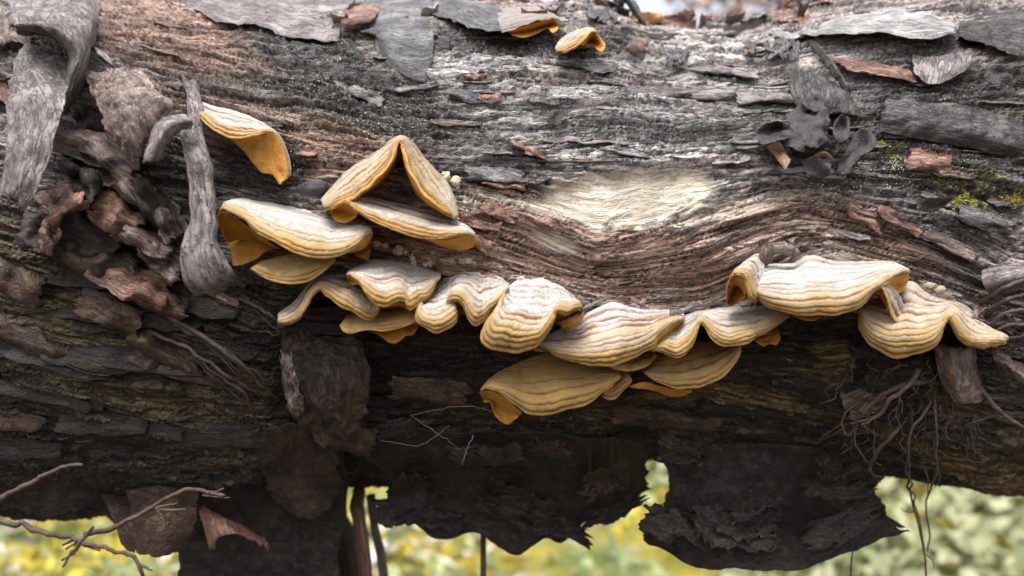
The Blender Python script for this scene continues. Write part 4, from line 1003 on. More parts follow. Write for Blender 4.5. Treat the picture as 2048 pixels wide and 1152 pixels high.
sheet("hanging_bark", [[(330, 880, -.0), (480, 880, -.0), (690, 880, -.0)], [(335, 1000, -.05), (480, 1000, -.06), (700, 1000, -.05)], [(350, 1130, -.05), (480, 1130, -.06), (680, 1130, -.05)], [(365, 1270, -.03), (480, 1280, -.04), (690, 1260, -.03)]], M_FLAP,
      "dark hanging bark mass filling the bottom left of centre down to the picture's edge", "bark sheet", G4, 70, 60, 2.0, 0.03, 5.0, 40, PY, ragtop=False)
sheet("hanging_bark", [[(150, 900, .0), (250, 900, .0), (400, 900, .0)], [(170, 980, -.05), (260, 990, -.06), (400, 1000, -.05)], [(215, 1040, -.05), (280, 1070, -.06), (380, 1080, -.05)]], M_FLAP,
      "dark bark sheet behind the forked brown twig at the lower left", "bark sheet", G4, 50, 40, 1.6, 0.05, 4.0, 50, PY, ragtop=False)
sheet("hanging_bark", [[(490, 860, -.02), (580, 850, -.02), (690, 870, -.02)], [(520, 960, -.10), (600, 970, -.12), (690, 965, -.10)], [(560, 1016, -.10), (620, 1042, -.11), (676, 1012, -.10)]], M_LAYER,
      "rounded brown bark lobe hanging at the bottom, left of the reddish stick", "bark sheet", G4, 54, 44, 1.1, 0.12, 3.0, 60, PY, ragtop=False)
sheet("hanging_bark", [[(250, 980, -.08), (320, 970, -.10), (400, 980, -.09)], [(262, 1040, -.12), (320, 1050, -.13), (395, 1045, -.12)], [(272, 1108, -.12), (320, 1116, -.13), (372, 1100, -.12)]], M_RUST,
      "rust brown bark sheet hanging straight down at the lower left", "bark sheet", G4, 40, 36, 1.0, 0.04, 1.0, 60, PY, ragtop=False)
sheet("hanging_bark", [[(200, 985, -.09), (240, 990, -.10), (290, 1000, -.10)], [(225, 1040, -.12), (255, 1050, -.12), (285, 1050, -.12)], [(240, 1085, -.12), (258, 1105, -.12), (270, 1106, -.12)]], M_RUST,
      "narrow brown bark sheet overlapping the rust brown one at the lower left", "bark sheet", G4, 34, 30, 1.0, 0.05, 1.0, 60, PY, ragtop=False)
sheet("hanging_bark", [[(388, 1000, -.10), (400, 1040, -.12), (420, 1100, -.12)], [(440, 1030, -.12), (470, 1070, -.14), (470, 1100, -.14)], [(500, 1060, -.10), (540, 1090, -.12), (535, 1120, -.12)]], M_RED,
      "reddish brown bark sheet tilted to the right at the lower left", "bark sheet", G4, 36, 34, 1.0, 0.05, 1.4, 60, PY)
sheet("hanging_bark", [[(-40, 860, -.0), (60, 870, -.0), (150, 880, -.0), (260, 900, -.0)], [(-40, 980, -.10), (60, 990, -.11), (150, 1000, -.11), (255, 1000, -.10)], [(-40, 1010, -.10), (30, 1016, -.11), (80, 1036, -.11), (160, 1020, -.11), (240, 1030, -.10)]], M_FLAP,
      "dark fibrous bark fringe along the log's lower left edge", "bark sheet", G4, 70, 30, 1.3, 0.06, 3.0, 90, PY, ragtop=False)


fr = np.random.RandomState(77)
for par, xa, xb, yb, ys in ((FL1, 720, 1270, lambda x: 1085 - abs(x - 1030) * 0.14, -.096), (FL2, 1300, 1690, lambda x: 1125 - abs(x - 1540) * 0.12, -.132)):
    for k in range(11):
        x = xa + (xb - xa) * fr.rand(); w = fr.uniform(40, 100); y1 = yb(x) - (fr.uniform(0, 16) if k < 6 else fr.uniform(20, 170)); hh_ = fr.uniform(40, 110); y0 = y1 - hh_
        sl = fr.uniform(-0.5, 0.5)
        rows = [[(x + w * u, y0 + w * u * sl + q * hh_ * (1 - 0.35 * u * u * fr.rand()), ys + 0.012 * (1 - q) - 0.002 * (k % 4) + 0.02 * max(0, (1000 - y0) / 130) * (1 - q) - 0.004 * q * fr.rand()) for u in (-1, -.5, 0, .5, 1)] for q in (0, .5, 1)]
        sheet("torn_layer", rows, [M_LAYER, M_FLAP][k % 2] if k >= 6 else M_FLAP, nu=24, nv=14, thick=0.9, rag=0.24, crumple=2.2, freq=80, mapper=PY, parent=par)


def tube(pts, r0, r1, seg=7, m=40, wob=0.0, seed=0, mapper=P, raw=False):
    """verts, faces of a tapering round strand through the points"""
    c = np.asarray(pts, float) if raw else mapper(pts)
    d3 = np.concatenate([[0], np.cumsum(np.linalg.norm(np.diff(c, axis=0), axis=1))])
    c = catmull(np.column_stack([c]), m)
    if wob:
        q = np.linspace(0, 1, m)
        c = c + wob * 0.001 * np.stack([fbm(q * 9, 0 * q + seed, seed + a, 3) for a in range(3)], 1)
    t = np.gradient(c, axis=0); t /= np.linalg.norm(t, axis=1, keepdims=True) + 1e-12
    ref = np.array([0.31, -0.9, 0.3]); a = np.cross(t, ref); a /= np.linalg.norm(a, axis=1, keepdims=True) + 1e-12
    b = np.cross(t, a)
    q = np.linspace(0, 1, m)
    r = (r0 + (r1 - r0) * q) * 0.001 * (1 + 0.22 * fbm(q * 14, 0 * q + seed, seed + 5, 2))
    an = np.linspace(0, 2 * np.pi, seg, endpoint=False)
    v = c[:, None, :] + r[:, None, None] * (np.cos(an)[None, :, None] * a[:, None, :] + np.sin(an)[None, :, None] * b[:, None, :])
    i = np.arange(m - 1)[:, None] * seg + np.arange(seg)[None, :]
    j = np.arange(m - 1)[:, None] * seg + (np.arange(seg)[None, :] + 1) % seg
    f = np.stack([i, j, j + seg, i + seg], -1).reshape(-1, 4)
    v = np.concatenate([v.reshape(-1, 3), c[:1], c[-1:]])
    e = m * seg
    k = np.arange(seg); k2 = (k + 1) % seg
    f2 = np.concatenate([np.stack([k2, k, np.full(seg, e)], 1), np.stack([k + (m - 1) * seg, k2 + (m - 1) * seg, np.full(seg, e + 1)], 1)])
    return v, f, f2


def strands(name, specs, mat, label=None, cat=None, group=None, mapper=P, parent=None, kind=None):
    """one object of one or more joined strands: (points, r0, r1[, wobble])"""
    V, F, F2, o, S = [], [], [], 0, []
    for n, s in enumerate(specs):
        m_ = max(8, 5 * len(s[0]))
        S.append(np.concatenate([np.stack([np.repeat(np.arange(m_) * 9.0, 7), np.tile(np.array([0, 1, 2, 3, 3, 2, 1]) * 2.2 * s[1], m_), np.zeros(7 * m_)], -1), np.zeros((2, 3))]))
        v, f, f2 = tube(s[0], s[1], s[2], 7, m_, s[3] if len(s) > 3 else 0.6, n + len(name) + int(abs(s[0][0][0])) % 97, mapper)
        V.append(v); F.append(f + o); F2.append(f2 + o); o += len(v)
    ob = mesh_obj(name, np.concatenate(V), [np.concatenate(F), np.concatenate(F2)], mat, parent, attrs={"suv": np.concatenate(S)})
    return props(ob, label, cat, group, kind)


# ------------------------------------------------------------------ roots and twigs
G5 = "roots hanging on the log's right side"
strands("root", [([(1836, 740, 16), (1822, 765, 24), (1796, 788, 28), (1776, 800, 30), (1764, 826, 30), (1740, 838, 30), (1700, 846, 28)], 1.5, 0.6), ([(1766, 822, 30), (1740, 842, 32), (1722, 850, 32)], 0.7, 0.4)], M_ROOT,
        "thick pale brown forked root, most prominent under the far right bracket", "root", G5)
strands("root", [([(1846, 762, 12), (1800, 772, 16), (1770, 786, 20), (1740, 810, 22), (1722, 830, 24)], 1.7, 0.9)], M_ROOT,
        "reddish thick root running just behind the forked one", "root", G5)
strands("root", [([(1708, 812, 20), (1690, 826, 24), (1684, 850, 26), (1692, 870, 28), (1706, 862, 28), (1716, 850, 28)], 0.6, 0.4)], M_ROOT,
        "thin looping root at the left of the root bunch", "root", G5)
strands("root", [([(1712, 850, 22), (1708, 880, 26), (1728, 915, 30), (1740, 930, 30)], 0.6, 0.4)], M_ROOT, "thin root slanting down between the loop and the whitish root", "root", G5)
strands("root", [([(1800, 850, 20), (1780, 875, 28), (1760, 895, 32), (1748, 915, 34), (1738, 935, 34), (1746, 950, 34), (1768, 955, 34)], 1.1, 0.5), ([(1756, 900, 32), (1750, 925, 32), (1762, 930, 34)], 0.5, 0.3), ([(1740, 936, 34), (1750, 958, 34), (1762, 964, 34)], 0.6, 0.3)], M_TWIG,
        "whitish crooked root ending in a forked foot", "root", G5)
strands("root", [([(1864, 800, 14), (1846, 830, 20), (1824, 856, 26), (1816, 900, 30), (1814, 950, 30), (1826, 1010, 30), (1840, 1060, 30), (1848, 1105, 30), (1852, 1160, 30)], 0.7, 0.55, 1.5),
                 ([(1818, 900, 30), (1818, 950, 31), (1832, 1015, 31), (1846, 1080, 31), (1850, 1120, 31)], 0.5, 0.5, 1.5),
                 ([(1830, 1024, 30), (1812, 1024, 30), (1800, 1016, 30)], 0.35, 0.2), ([(1850, 1108, 30), (1864, 1120, 30), (1868, 1138, 30)], 0.4, 0.2), ([(1812, 930, 30), (1800, 915, 30)], 0.3, 0.2)], M_ROOT,
        "long twin root dangling past the log's lower edge to the picture's bottom", "root", G5)
strands("root", [([(1868, 790, 12), (1872, 850, 22), (1872, 910, 28), (1874, 935, 30), (1866, 965, 30), (1854, 1000, 30), (1852, 1020, 30), (1858, 1060, 30), (1854, 1100, 30)], 0.65, 0.5, 1.2),
                 ([(1842, 925, 30), (1856, 955, 30), (1856, 985, 30)], 0.4, 0.3), ([(1874, 934, 30), (1880, 955, 30), (1870, 976, 30)], 0.4, 0.25)], M_ROOT,
        "long thin root with a small dark knot, right of the twin root", "root", G5)
kn = P([(1853, 1006, 31)])[0]
strands("root", [([(1730, 940, 28), (1724, 1000, 26), (1712, 1070, 26), (1704, 1110, 26), (1700, 1165, 26)], 0.45, 0.45, 0.8)], M_ROOTD, "single straight thin root hanging in front of the dark pointed sheet", "root", G5)
strands("root", [([(1955, 765, 12), (1975, 795, 18), (1998, 822, 22), (2030, 845, 24), (2070, 870, 24)], 1.3, 1.0), ([(1998, 828, 20), (1960, 840, 18), (1930, 850, 16)], 0.7, 0.4), ([(1940, 846, 16), (1945, 880, 18)], 0.4, 0.3)], M_ROOT,
        "purplish root with a side branch running to the right border", "root", G5)
rr = np.random.RandomState(12)
for n in range(11):
    x0 = 1720 + 20 * n + rr.uniform(-8, 8); y0 = rr.uniform(740, 860)
    pts = [(x0, y0, 4)]
    for k in range(4): pts.append((pts[-1][0] + rr.uniform(-16, 12), pts[-1][1] + rr.uniform(14, 34), 12 + 3 * k))
    strands("rootlet", [(pts, 0.45, 0.25, 1.5), ([pts[2], (pts[2][0] + rr.uniform(-20, 20), pts[2][1] + 14, 18)], 0.3, 0.2)], M_ROOT if n % 2 else M_ROOTD,
            ("paler" if n % 2 else "darker") + " hair-thin rootlet, " + ["first", "second", "third", "fourth", "fifth", "sixth", "seventh", "eighth", "ninth", "tenth", "last"][n] + " from the left in the right tangle", "rootlet", "hair-thin rootlets in the right tangle")
V_ = []
for n in range(60):
    x0 = rr.uniform(1690, 1960); y0 = rr.uniform(715, 880); pts = [(x0, y0, rr.uniform(2, 12))]
    for k in range(3): pts.append((pts[-1][0] + rr.normal(-4, 16), pts[-1][1] + rr.uniform(4, 24), pts[-1][2] + rr.uniform(0, 6)))
    V_.append((pts, rr.uniform(0.2, 0.5), 0.15, 1.5))
for n in range(40):
    x0 = rr.uniform(1950, 2060); y0 = rr.uniform(540, 720); pts = [(x0, y0, rr.uniform(4, 14))]
    for k in range(3): pts.append((pts[-1][0] + rr.normal(18, 12), pts[-1][1] + rr.normal(-6, 10), pts[-1][2] + rr.uniform(0, 4)))
    V_.append((pts, rr.uniform(0.3, 0.7), 0.2, 1.5))
strands("root_fuzz", V_, M_ROOT, "fibrous fuzz of hair roots tangled under and beside the far right bracket", "hair roots", kind="stuff")
LAB_RR = ["uppermost dark root of the fan beside the far right bracket", "second dark root curving down at the right border", "flat purplish root strand at the right border", "lowest thin root strand above the split flake"]
for n in range(4):
    y0 = 575 + 26 * n
    strands("root", [([(1960 + 8 * n, y0 + 30 + 10 * n, 8), (1990, y0 + 12, 16), (2020, y0 - 4, 20), (2075, y0 - 24 + 8 * n, 18)], 1.6 - 0.25 * n, 0.8), ([(1985, y0 + 20, 14), (2030, y0 + 22, 18), (2070, y0 + 8, 16)], 0.7, 0.4)], M_ROOTD if n < 2 else M_ROOT, LAB_RR[n], "root", G5)
G6 = "dark roots running down the log's left side"
LAB_RL = ["longest dark root slanting down towards the torn brown sheet", "second dark slanting root just below the longest one", "lower smooth dark root on the left underside", "short dark root near the foot of the hoof-like strip", "thin stringy root crossing the left underside"]
for n, (a, c) in enumerate([((320, 620), (556, 800)), ((350, 650), (545, 770)), ((290, 660), (520, 790)), ((480, 600), (556, 650)), ((370, 690), (520, 860))]):
    mxp = (a[0] * 0.6 + c[0] * 0.4, a[1] * 0.62 + c[1] * 0.38)
    strands("root", [([(a[0], a[1], 4), (mxp[0], mxp[1] - 8, 12), (mxp[0] + 60, mxp[1] + 34, 14), (c[0], c[1], 10)], 1.6 - 0.22 * n, 0.8, 2.0), ([(mxp[0], mxp[1], 10), (mxp[0] + 50, mxp[1] + 50, 12), (c[0] - 40, c[1] + 10, 8)], 0.6, 0.3, 2.0)], M_ROOTD, LAB_RL[n], "root", G6)
strands("twig", [([(-30, 1042, -.20), (40, 1046, -.20), (90, 1068, -.20), (150, 1076, -.20), (200, 1096, -.20), (262, 1108, -.20), (282, 1130, -.20), (290, 1165, -.20)], 1.35, 0.75, 2.6),
                 ([(150, 1078, -.20), (125, 1090, -.20)], 0.9, 0.6), ([(186, 1054, -.205), (165, 1080, -.205), (140, 1110, -.205), (126, 1134, -.205)], 0.9, 0.5), ([(160, 1082, -.20), (132, 1098, -.20)], 0.7, 0.5),
                 ([(160, 1086, -.20), (150, 1104, -.20), (124, 1120, -.20)], 0.6, 0.5), ([(170, 1090, -.20), (200, 1100, -.20)], 0.8, 0.5), ([(282, 1130, -.20), (305, 1142, -.20)], 0.6, 0.4)], M_TWIG,
        "brown spiny twig crossing the bright moss in the lower left corner", "twig", "dead twigs at the lower left", PY)
strands("twig", [([(-30, 1006, -.18), (30, 982, -.18), (80, 956, -.18), (130, 932, -.18), (165, 930, -.18)], 1.5, 0.8, 1.0)], M_TWIG, "thin brown twig rising from the left border", "twig", "dead twigs at the lower left", PY)
strands("twig", [([(170, 1068, -.19), (220, 1058, -.18), (260, 1038, -.17), (292, 1022, -.17), (320, 1004, -.17), (360, 984, -.17), (395, 978, -.17), (420, 986, -.17), (450, 992, -.17)], 1.3, 0.9, 0.8),
                 ([(400, 980, -.17), (430, 984, -.17), (448, 976, -.17)], 0.8, 0.4), ([(405, 990, -.17), (440, 994, -.17), (460, 996, -.17)], 0.6, 0.4), ([(310, 1016, -.17), (335, 1010, -.17), (354, 1008, -.17)], 0.9, 0.5),
                 ([(312, 1018, -.17), (345, 1020, -.17), (372, 1018, -.17)], 0.8, 0.5), ([(316, 1020, -.17), (326, 1040, -.17), (330, 1062, -.17)], 0.9, 0.6)], M_TWIG,
        "forked brown twig in front of the rust brown sheets", "twig", "dead twigs at the lower left", PY)
strands("stick", [([(718, 980, -.05), (716, 1030, -.06), (722, 1080, -.06), (732, 1180, -.06), (738, 1300, -.05), (742, 1600, 0.0)], 4.2, 4.6, 2.0)], M_RED,
        "reddish peeling stick standing under the log left of centre", "stick", None, PYR)
strands("stick", [([(742, 990, -.04), (748, 1040, -.04), (762, 1120, -.04), (775, 1200, -.04), (795, 1600, 0.02)], 3.0, 4.6, 2.0)], M_GREY,
        "grey stick leaning behind the reddish one under the log", "stick", None, PYR)
strands("stick", [([(966, 1050, -.06), (964, 1100, -.06), (966, 1180, -.06), (968, 1600, 0.0)], 1.9, 2.6, 1.0)], M_ROOTD,
        "thin black stick standing under the scalloped bark sheet", "stick", None, PYR)
strands("branch", [([(420, 900, .02), (470, 1000, .0), (540, 1100, -.01), (600, 1250, -.01), (640, 1600, 0.05)], 36, 26, 6.0), ([(620, 960, 0.03), (660, 1050, .02), (690, 1160, .02), (710, 1600, 0.05)], 16, 14, 5.0)], M_DARK,
        "thick dark branch stub propping the log at the bottom left of centre", "branch", None, PYR)
strands("bark_twig", [([(1340, 625, 20), (1362, 622, 22), (1385, 612, 20), (1400, 610, 16)], 1.6, 0.9)], M_GREY, "grey curled bark twig lying above the sixth bracket", "bark twig")
strands("bark_twig", [([(1158, 636, 10), (1170, 618, 14), (1190, 606, 14), (1212, 598, 10)], 1.4, 0.8)], M_GREY, "grey bark twig stuck at the fifth bracket's base", "bark twig")
strands("bark_twig", [([(1262, 595, 6), (1272, 604, 10), (1290, 614, 10)], 1.1, 0.6)], M_BROWN, "short brown bark splinter above the fifth bracket", "bark twig")
strands("bark_twig", [([(1525, 522, 10), (1540, 502, 14), (1565, 496, 16), (1590, 503, 14)], 3.4, 2.6, 1.0)], M_BROWN, "stubby red-brown bark knob at the largest bracket's base", "bark twig")
strands("cobweb_thread", [([(822, 830, 10), (930, 812, 20), (990, 824, 18)], 0.07, 0.07, 1), ([(820, 830, 10), (880, 870, 20), (920, 900, 22)], 0.07, 0.07, 1), ([(945, 870, 20), (932, 905, 26), (924, 930, 26)], 0.12, 0.12, 1), ([(760, 880, 10), (840, 890, 18), (900, 850, 18)], 0.07, 0.07, 1)], M_LICHP,
        "thin pale cobweb threads in the dark hollow below the shadowed brackets", "cobweb")

# ------------------------------------------------------------------ black jelly fungi
G7 = "black ear-like jelly fungi on the right of the log"


def jelly(label, rows, mat=M_JELLY, thick=0.9, cr=2.2, nu=40, nv=30):
    k = len(rows); out_ = []
    for q, row in enumerate(rows):                      # thin cups: raised wavy rims round a sunken middle
        edge = q in (0, k - 1)
        out_.append([(p[0], p[1], (p[2] + 4.0 if edge else p[2] * 0.62) + (3.0 if not edge and i in (0, len(row) - 1) else 0.0) + 2.5 * math.sin(p[0] * 0.9 + p[1] * 0.7)) for i, p in enumerate(row)])
    rows = out_
    sheet("jelly_fungus", rows, mat, label, "jelly fungus", G7, nu, nv, thick, 0.04, cr, 150, soft=True)


jelly("black jelly fungus cup at the left end of the cluster", [[(1514, 262, 6), (1530, 246, 8), (1555, 240, 8), (1580, 250, 6)], [(1512, 272, 18), (1535, 268, 10), (1555, 262, 8), (1585, 262, 12)], [(1520, 290, 14), (1545, 286, 20), (1570, 280, 18), (1582, 270, 14)]])
jelly("jelly fungus lobe showing its tan brown underside, lower left of the cluster", [[(1530, 292, 18), (1550, 282, 20), (1562, 288, 18)], [(1548, 312, 20), (1566, 305, 22), (1574, 310, 18)], [(1572, 342, 14), (1580, 325, 16), (1582, 318, 14)]], M_JELLYB, 1.4, 0.8)
jelly("shiny folded black jelly fungus lobe in the middle left of the cluster", [[(1556, 272, 10), (1580, 260, 12), (1612, 275, 10)], [(1560, 282, 22), (1586, 288, 24), (1614, 286, 18)], [(1572, 292, 16), (1594, 300, 18), (1616, 308, 12)]])
jelly("broad matt black jelly fungus lobe, centre of the cluster", [[(1570, 225, 4), (1620, 205, 6), (1660, 220, 4)], [(1575, 250, 12), (1620, 245, 17), (1662, 250, 12)], [(1590, 280, 8), (1625, 300, 12), (1655, 285, 8)]], M_JELLY, 1.0, 3.4)
jelly("small ruffled jelly fungus at the top of the cluster", [[(1600, 200, 4), (1625, 188, 8), (1650, 195, 4)], [(1604, 212, 14), (1626, 206, 17), (1650, 210, 12)], [(1614, 222, 6), (1630, 222, 8), (1648, 220, 6)]], M_JELLY, 1.4, 2.6)
jelly("purplish ear-shaped jelly fungus right of the cluster's centre", [[(1668, 240, 8), (1684, 228, 12), (1700, 236, 8)], [(1666, 262, 18), (1685, 256, 15), (1702, 262, 12)], [(1672, 290, 10), (1690, 282, 12), (1704, 275, 10)]])
jelly("largest purplish jelly fungus lobe with a wavy right rim", [[(1700, 272, 8), (1728, 254, 14), (1752, 268, 14)], [(1690, 300, 16), (1720, 295, 12), (1750, 292, 18)], [(1672, 335, 14), (1700, 330, 18), (1722, 312, 16)], [(1665, 345, 6), (1690, 352, 8), (1712, 330, 8)]], M_JELLY, 1.0, 2.6)
jelly("brown-edged jelly fungus lip at the bottom middle of the cluster", [[(1628, 310, 14), (1650, 304, 18), (1672, 322, 12)], [(1634, 316, 10), (1652, 312, 12), (1668, 326, 10)]], M_JELLYB, 1.2, 0.6, 22, 12)
jelly("dark jelly fungus lobe under the brown-edged lip", [[(1600, 320, 6), (1630, 312, 8), (1665, 330, 6)], [(1606, 336, 12), (1635, 340, 14), (1660, 345, 10)], [(1615, 350, 5), (1636, 352, 6), (1652, 352, 4)]])
jelly("single round jelly fungus lying below the yellow moss at the right", [[(1832, 405, 5), (1860, 392, 8), (1905, 390, 5)], [(1834, 416, 12), (1862, 412, 15), (1908, 398, 8)], [(1848, 424, 5), (1868, 422, 6), (1900, 406, 4)]])
jelly("small frilly jelly fungus by the fan-shaped plate at the upper right", [[(1965, 140, 6), (1990, 128, 10), (2030, 140, 6)], [(1970, 152, 14), (1995, 150, 17), (2030, 152, 12)], [(1985, 168, 6), (2000, 172, 8), (2020, 164, 6)]], M_JELLY, 1.2, 3.0)
jelly("small dark jelly fungus beside the brown bark left of the tent-shaped bracket", [[(592, 372, 4), (615, 362, 6), (648, 362, 4)], [(594, 384, 12), (620, 380, 14), (650, 376, 10)], [(600, 392, 4), (622, 392, 5), (645, 388, 4)]], M_JELLY, 1.3, 1.0)
jelly("tiny dark jelly fungus rosette in the middle of the log's face", [[(1096, 226, 3), (1112, 218, 6), (1132, 222, 3)], [(1094, 238, 12), (1112, 236, 13), (1128, 234, 9)], [(1104, 252, 4), (1112, 254, 5), (1122, 248, 4)]], M_JELLY, 1.2, 1.8, 20, 16)


# ------------------------------------------------------------------ buds, lichen
def blob_mesh(r, seed, n=10, squash=(1, 0.8, 0.9)):
    a = np.linspace(0, 2 * np.pi, 2 * n, endpoint=False); b = np.linspace(-np.pi / 2, np.pi / 2, n)
    A, B = np.meshgrid(a, b)
    rad = r * (1 + 0.55 * fbm(np.cos(A) * np.cos(B) * 1.5 + seed, np.sin(B) * 1.5 + np.sin(A) * np.cos(B), seed, 2))
    v = np.stack([rad * np.cos(A) * np.cos(B) * squash[0], rad * np.sin(A) * np.cos(B) * squash[1], rad * np.sin(B) * squash[2]], -1).reshape(-1, 3)
    m = 2 * n
    i = np.arange(n - 1)[:, None] * m + np.arange(m)[None]; j = np.arange(n - 1)[:, None] * m + (np.arange(m)[None] + 1) % m
    return v, np.stack([i, j, j + m, i + m], -1).reshape(-1, 4)


def bud(label, blobs, mat=M_BUD):
    V, F, o = [], [], 0
    for n, (px, py, r, sx, sz) in enumerate(blobs):
        p, nn = on_log(np.array(px, float), np.array(py, float), -0.6)
        v, f = blob_mesh(r * 0.8 * 0.00025, n + int(px), 10, (sx, 0.6, sz))
        V.append(v + p); F.append(f + o); o += len(v)
    ob = mesh_obj("fungus_bud", np.concatenate(V), np.concatenate(F), mat)
    props(ob, label, "fungus bud", "young cream fungus buds on the log")


bud("shiny round cream fungus bud right of the tent-shaped bracket", [(913, 364, 13, 1, 1), (914, 374, 7, 1, 1)])
bud("rough cream bud touching the tent-shaped bracket's right side", [(892, 352, 12, 1, 1), (893, 370, 9, 0.8, 1.2), (884, 346, 8, 1, 1)])
bud("round cream bud above the second and third brackets of the row", [(859, 527, 10, 1, 1), (848, 530, 7, 1, 1), (856, 515, 5, 0.7, 1.3)])
bud("flat lumpy cream fungus crust just above the third bracket", [(885, 522, 8, 1.4, 0.7), (900, 523, 9, 1.3, 0.8), (908, 526, 6, 1, 0.8)])
bud("knobbly cream fungus crust right of the flat one", [(922, 524, 8, 1, 1), (934, 521, 10, 1.2, 0.9), (946, 526, 8, 1.2, 0.8), (928, 531, 6, 1, 1)])
bud("yellowish buds in a row under the rolled-end bracket", [(752, 488, 11, 1.2, 0.9), (768, 492, 9, 1, 1), (742, 484, 7, 1, 1)])
bud("second yellowish bud clump, right of the first under the rolled-end bracket", [(796, 501, 12, 1.1, 0.9), (812, 502, 8, 1, 1)])
bud("tan fungus crust climbing above the second bracket's back", [(824, 512, 8, 0.9, 1.6), (826, 528, 9, 1, 1.2)])
bud("tiny rolled orange fungus bud on the reddish wood, right of the pale patch", [(1372, 454, 8, 1.2, 0.9), (1380, 452, 5, 1, 1)])
bud("pale fungus scale stretched to the left of the tiny orange bud", [(1350, 456, 8, 1.7, 0.5)])
bud("white fungus patch above the largest bracket, left one", [(1578, 482, 9, 1.6, 0.8), (1586, 476, 6, 1.3, 0.7)])
bud("white fungus patch above the largest bracket, right one", [(1654, 486, 9, 1.6, 0.8), (1650, 474, 7, 1.5, 0.6), (1668, 490, 7, 1.2, 0.9)])
bud("flat white fungus smear left of the largest bracket's base", [(1455, 499, 9, 1.5, 0.6), (1476, 494, 8, 1.5, 0.5)])
bud("lumpy cream crust between the largest bracket and the far right one", [(1858, 570, 9, 1.6, 0.8), (1880, 578, 10, 1.5, 0.8), (1898, 584, 7, 1.2, 1)])
bud("greyish cream crust behind the fourth bracket's top", [(1024, 556, 9, 1.4, 0.8), (1042, 558, 8, 1.4, 0.7)])
bud("small cream crust behind the sixth bracket's left fold", [(1404, 610, 7, 1.3, 0.7), (1418, 618, 6, 1.2, 0.8)])

G8 = "branched lichen tufts on the log"


def tuft(px, py, size, mat, label, seed, n=9):
    r = np.random.RandomState(seed)
    p, nn = on_log(np.array(px, float), np.array(py, float), 0.0)
    V, F, F2, o = [], [], [], 0
    for k in range(2 * n):
        d = nn * r.uniform(0.3, 1) + np.array([r.uniform(-1, 1), 0, r.uniform(-1, 1)])
        L = size * 0.00025 * r.uniform(0.2, 0.5)
        off = np.array([r.normal(0, .5), 0, r.normal(0, .32)]) * size * 0.00025
        q = p + off
        mid_ = q + d * L * 0.5 + r.uniform(-.2, .2, 3) * L
        tip = mid_ + (d + r.uniform(-.8, .8, 3)) * L * 0.5
        tip2 = mid_ + (d + r.uniform(-.9, .9, 3)) * L * 0.45
        for pts in ([q, mid_, tip], [mid_, tip2]):
            v, f, f2 = tube(pts, 0.24, 0.12, 4, 5, 0, k, raw=True)
            V.append(v); F.append(f + o); F2.append(f2 + o); o += len(v)
    ob = mesh_obj("lichen_tuft", np.concatenate(V), [np.concatenate(F), np.concatenate(F2)], mat)
    props(ob, label, "lichen", G8)


for n, (px, py, s, m_, lab, cnt) in enumerate([
    (1772, 288, 16, M_LICHY, "bright yellow lichen tuft touching the largest jelly fungus lobe", 26),
    (1845, 308, 18, M_LICHY, "branching yellow-green lichen on the dark bark right of the jelly fungi", 10),
    (1880, 355, 20, M_LICHY, "yellow lichen clump on the dark log face above the single jelly fungus", 26),
    (1990, 252, 13, M_LICHY, "small yellow lichen spot nearest the right border's pale line", 14),
    (2028, 306, 15, M_LICHY, "spiky yellow lichen at the right border", 14),
    (1925, 402, 18, M_LICHY, "mossy green-yellow lichen beside the single round jelly fungus", 24),
    (2030, 400, 22, M_LICHY, "large mossy lichen patch at the right border", 28),
    (1738, 302, 9, M_LICHY, "tiny yellow lichen speck left of the bright yellow tuft", 8),
    (1715, 385, 16, M_LICHP, "pale antler-like lichen below the jelly fungus cluster", 8),
    (872, 170, 16, M_LICHP, "pale green lichen sprig right of the dark grey plate", 9),
    (665, 135, 15, M_LICHP, "pale lichen sprig on the dark bark at upper left", 8),
    (892, 210, 14, M_LICHP, "pale stringy lichen below the sprig by the dark grey plate", 8),
    (1146, 238, 11, M_LICHP, "pale lichen sprig beside the tiny jelly rosette", 6),
    (1025, 350, 13, M_LICHP, "thin whitish lichen thread above the pale wood patch", 5),
    (1510, 228, 10, M_LICHP, "grey-green lichen sprig left of the jelly fungus cluster", 7),
    (432, 412, 13, M_LICHP, "pale lichen at the broad left bracket's tip", 7),
    (400, 495, 14, M_LICHP, "lichen fuzz on the foot of the hoof-like bark strip", 14),
    (690, 120, 12, M_LICHY, "small green-yellow lichen on the dark bark by the smooth grey plate", 8),
    (650, 168, 14, M_LICHP, "pale lichen clump under the upper left sprig", 9),
    (1790, 330, 14, M_LICHP, "grey-green crusty lichen strip right of the largest jelly lobe", 16)]):
    tuft(px, py, s, m_, lab, 50 + n, cnt)

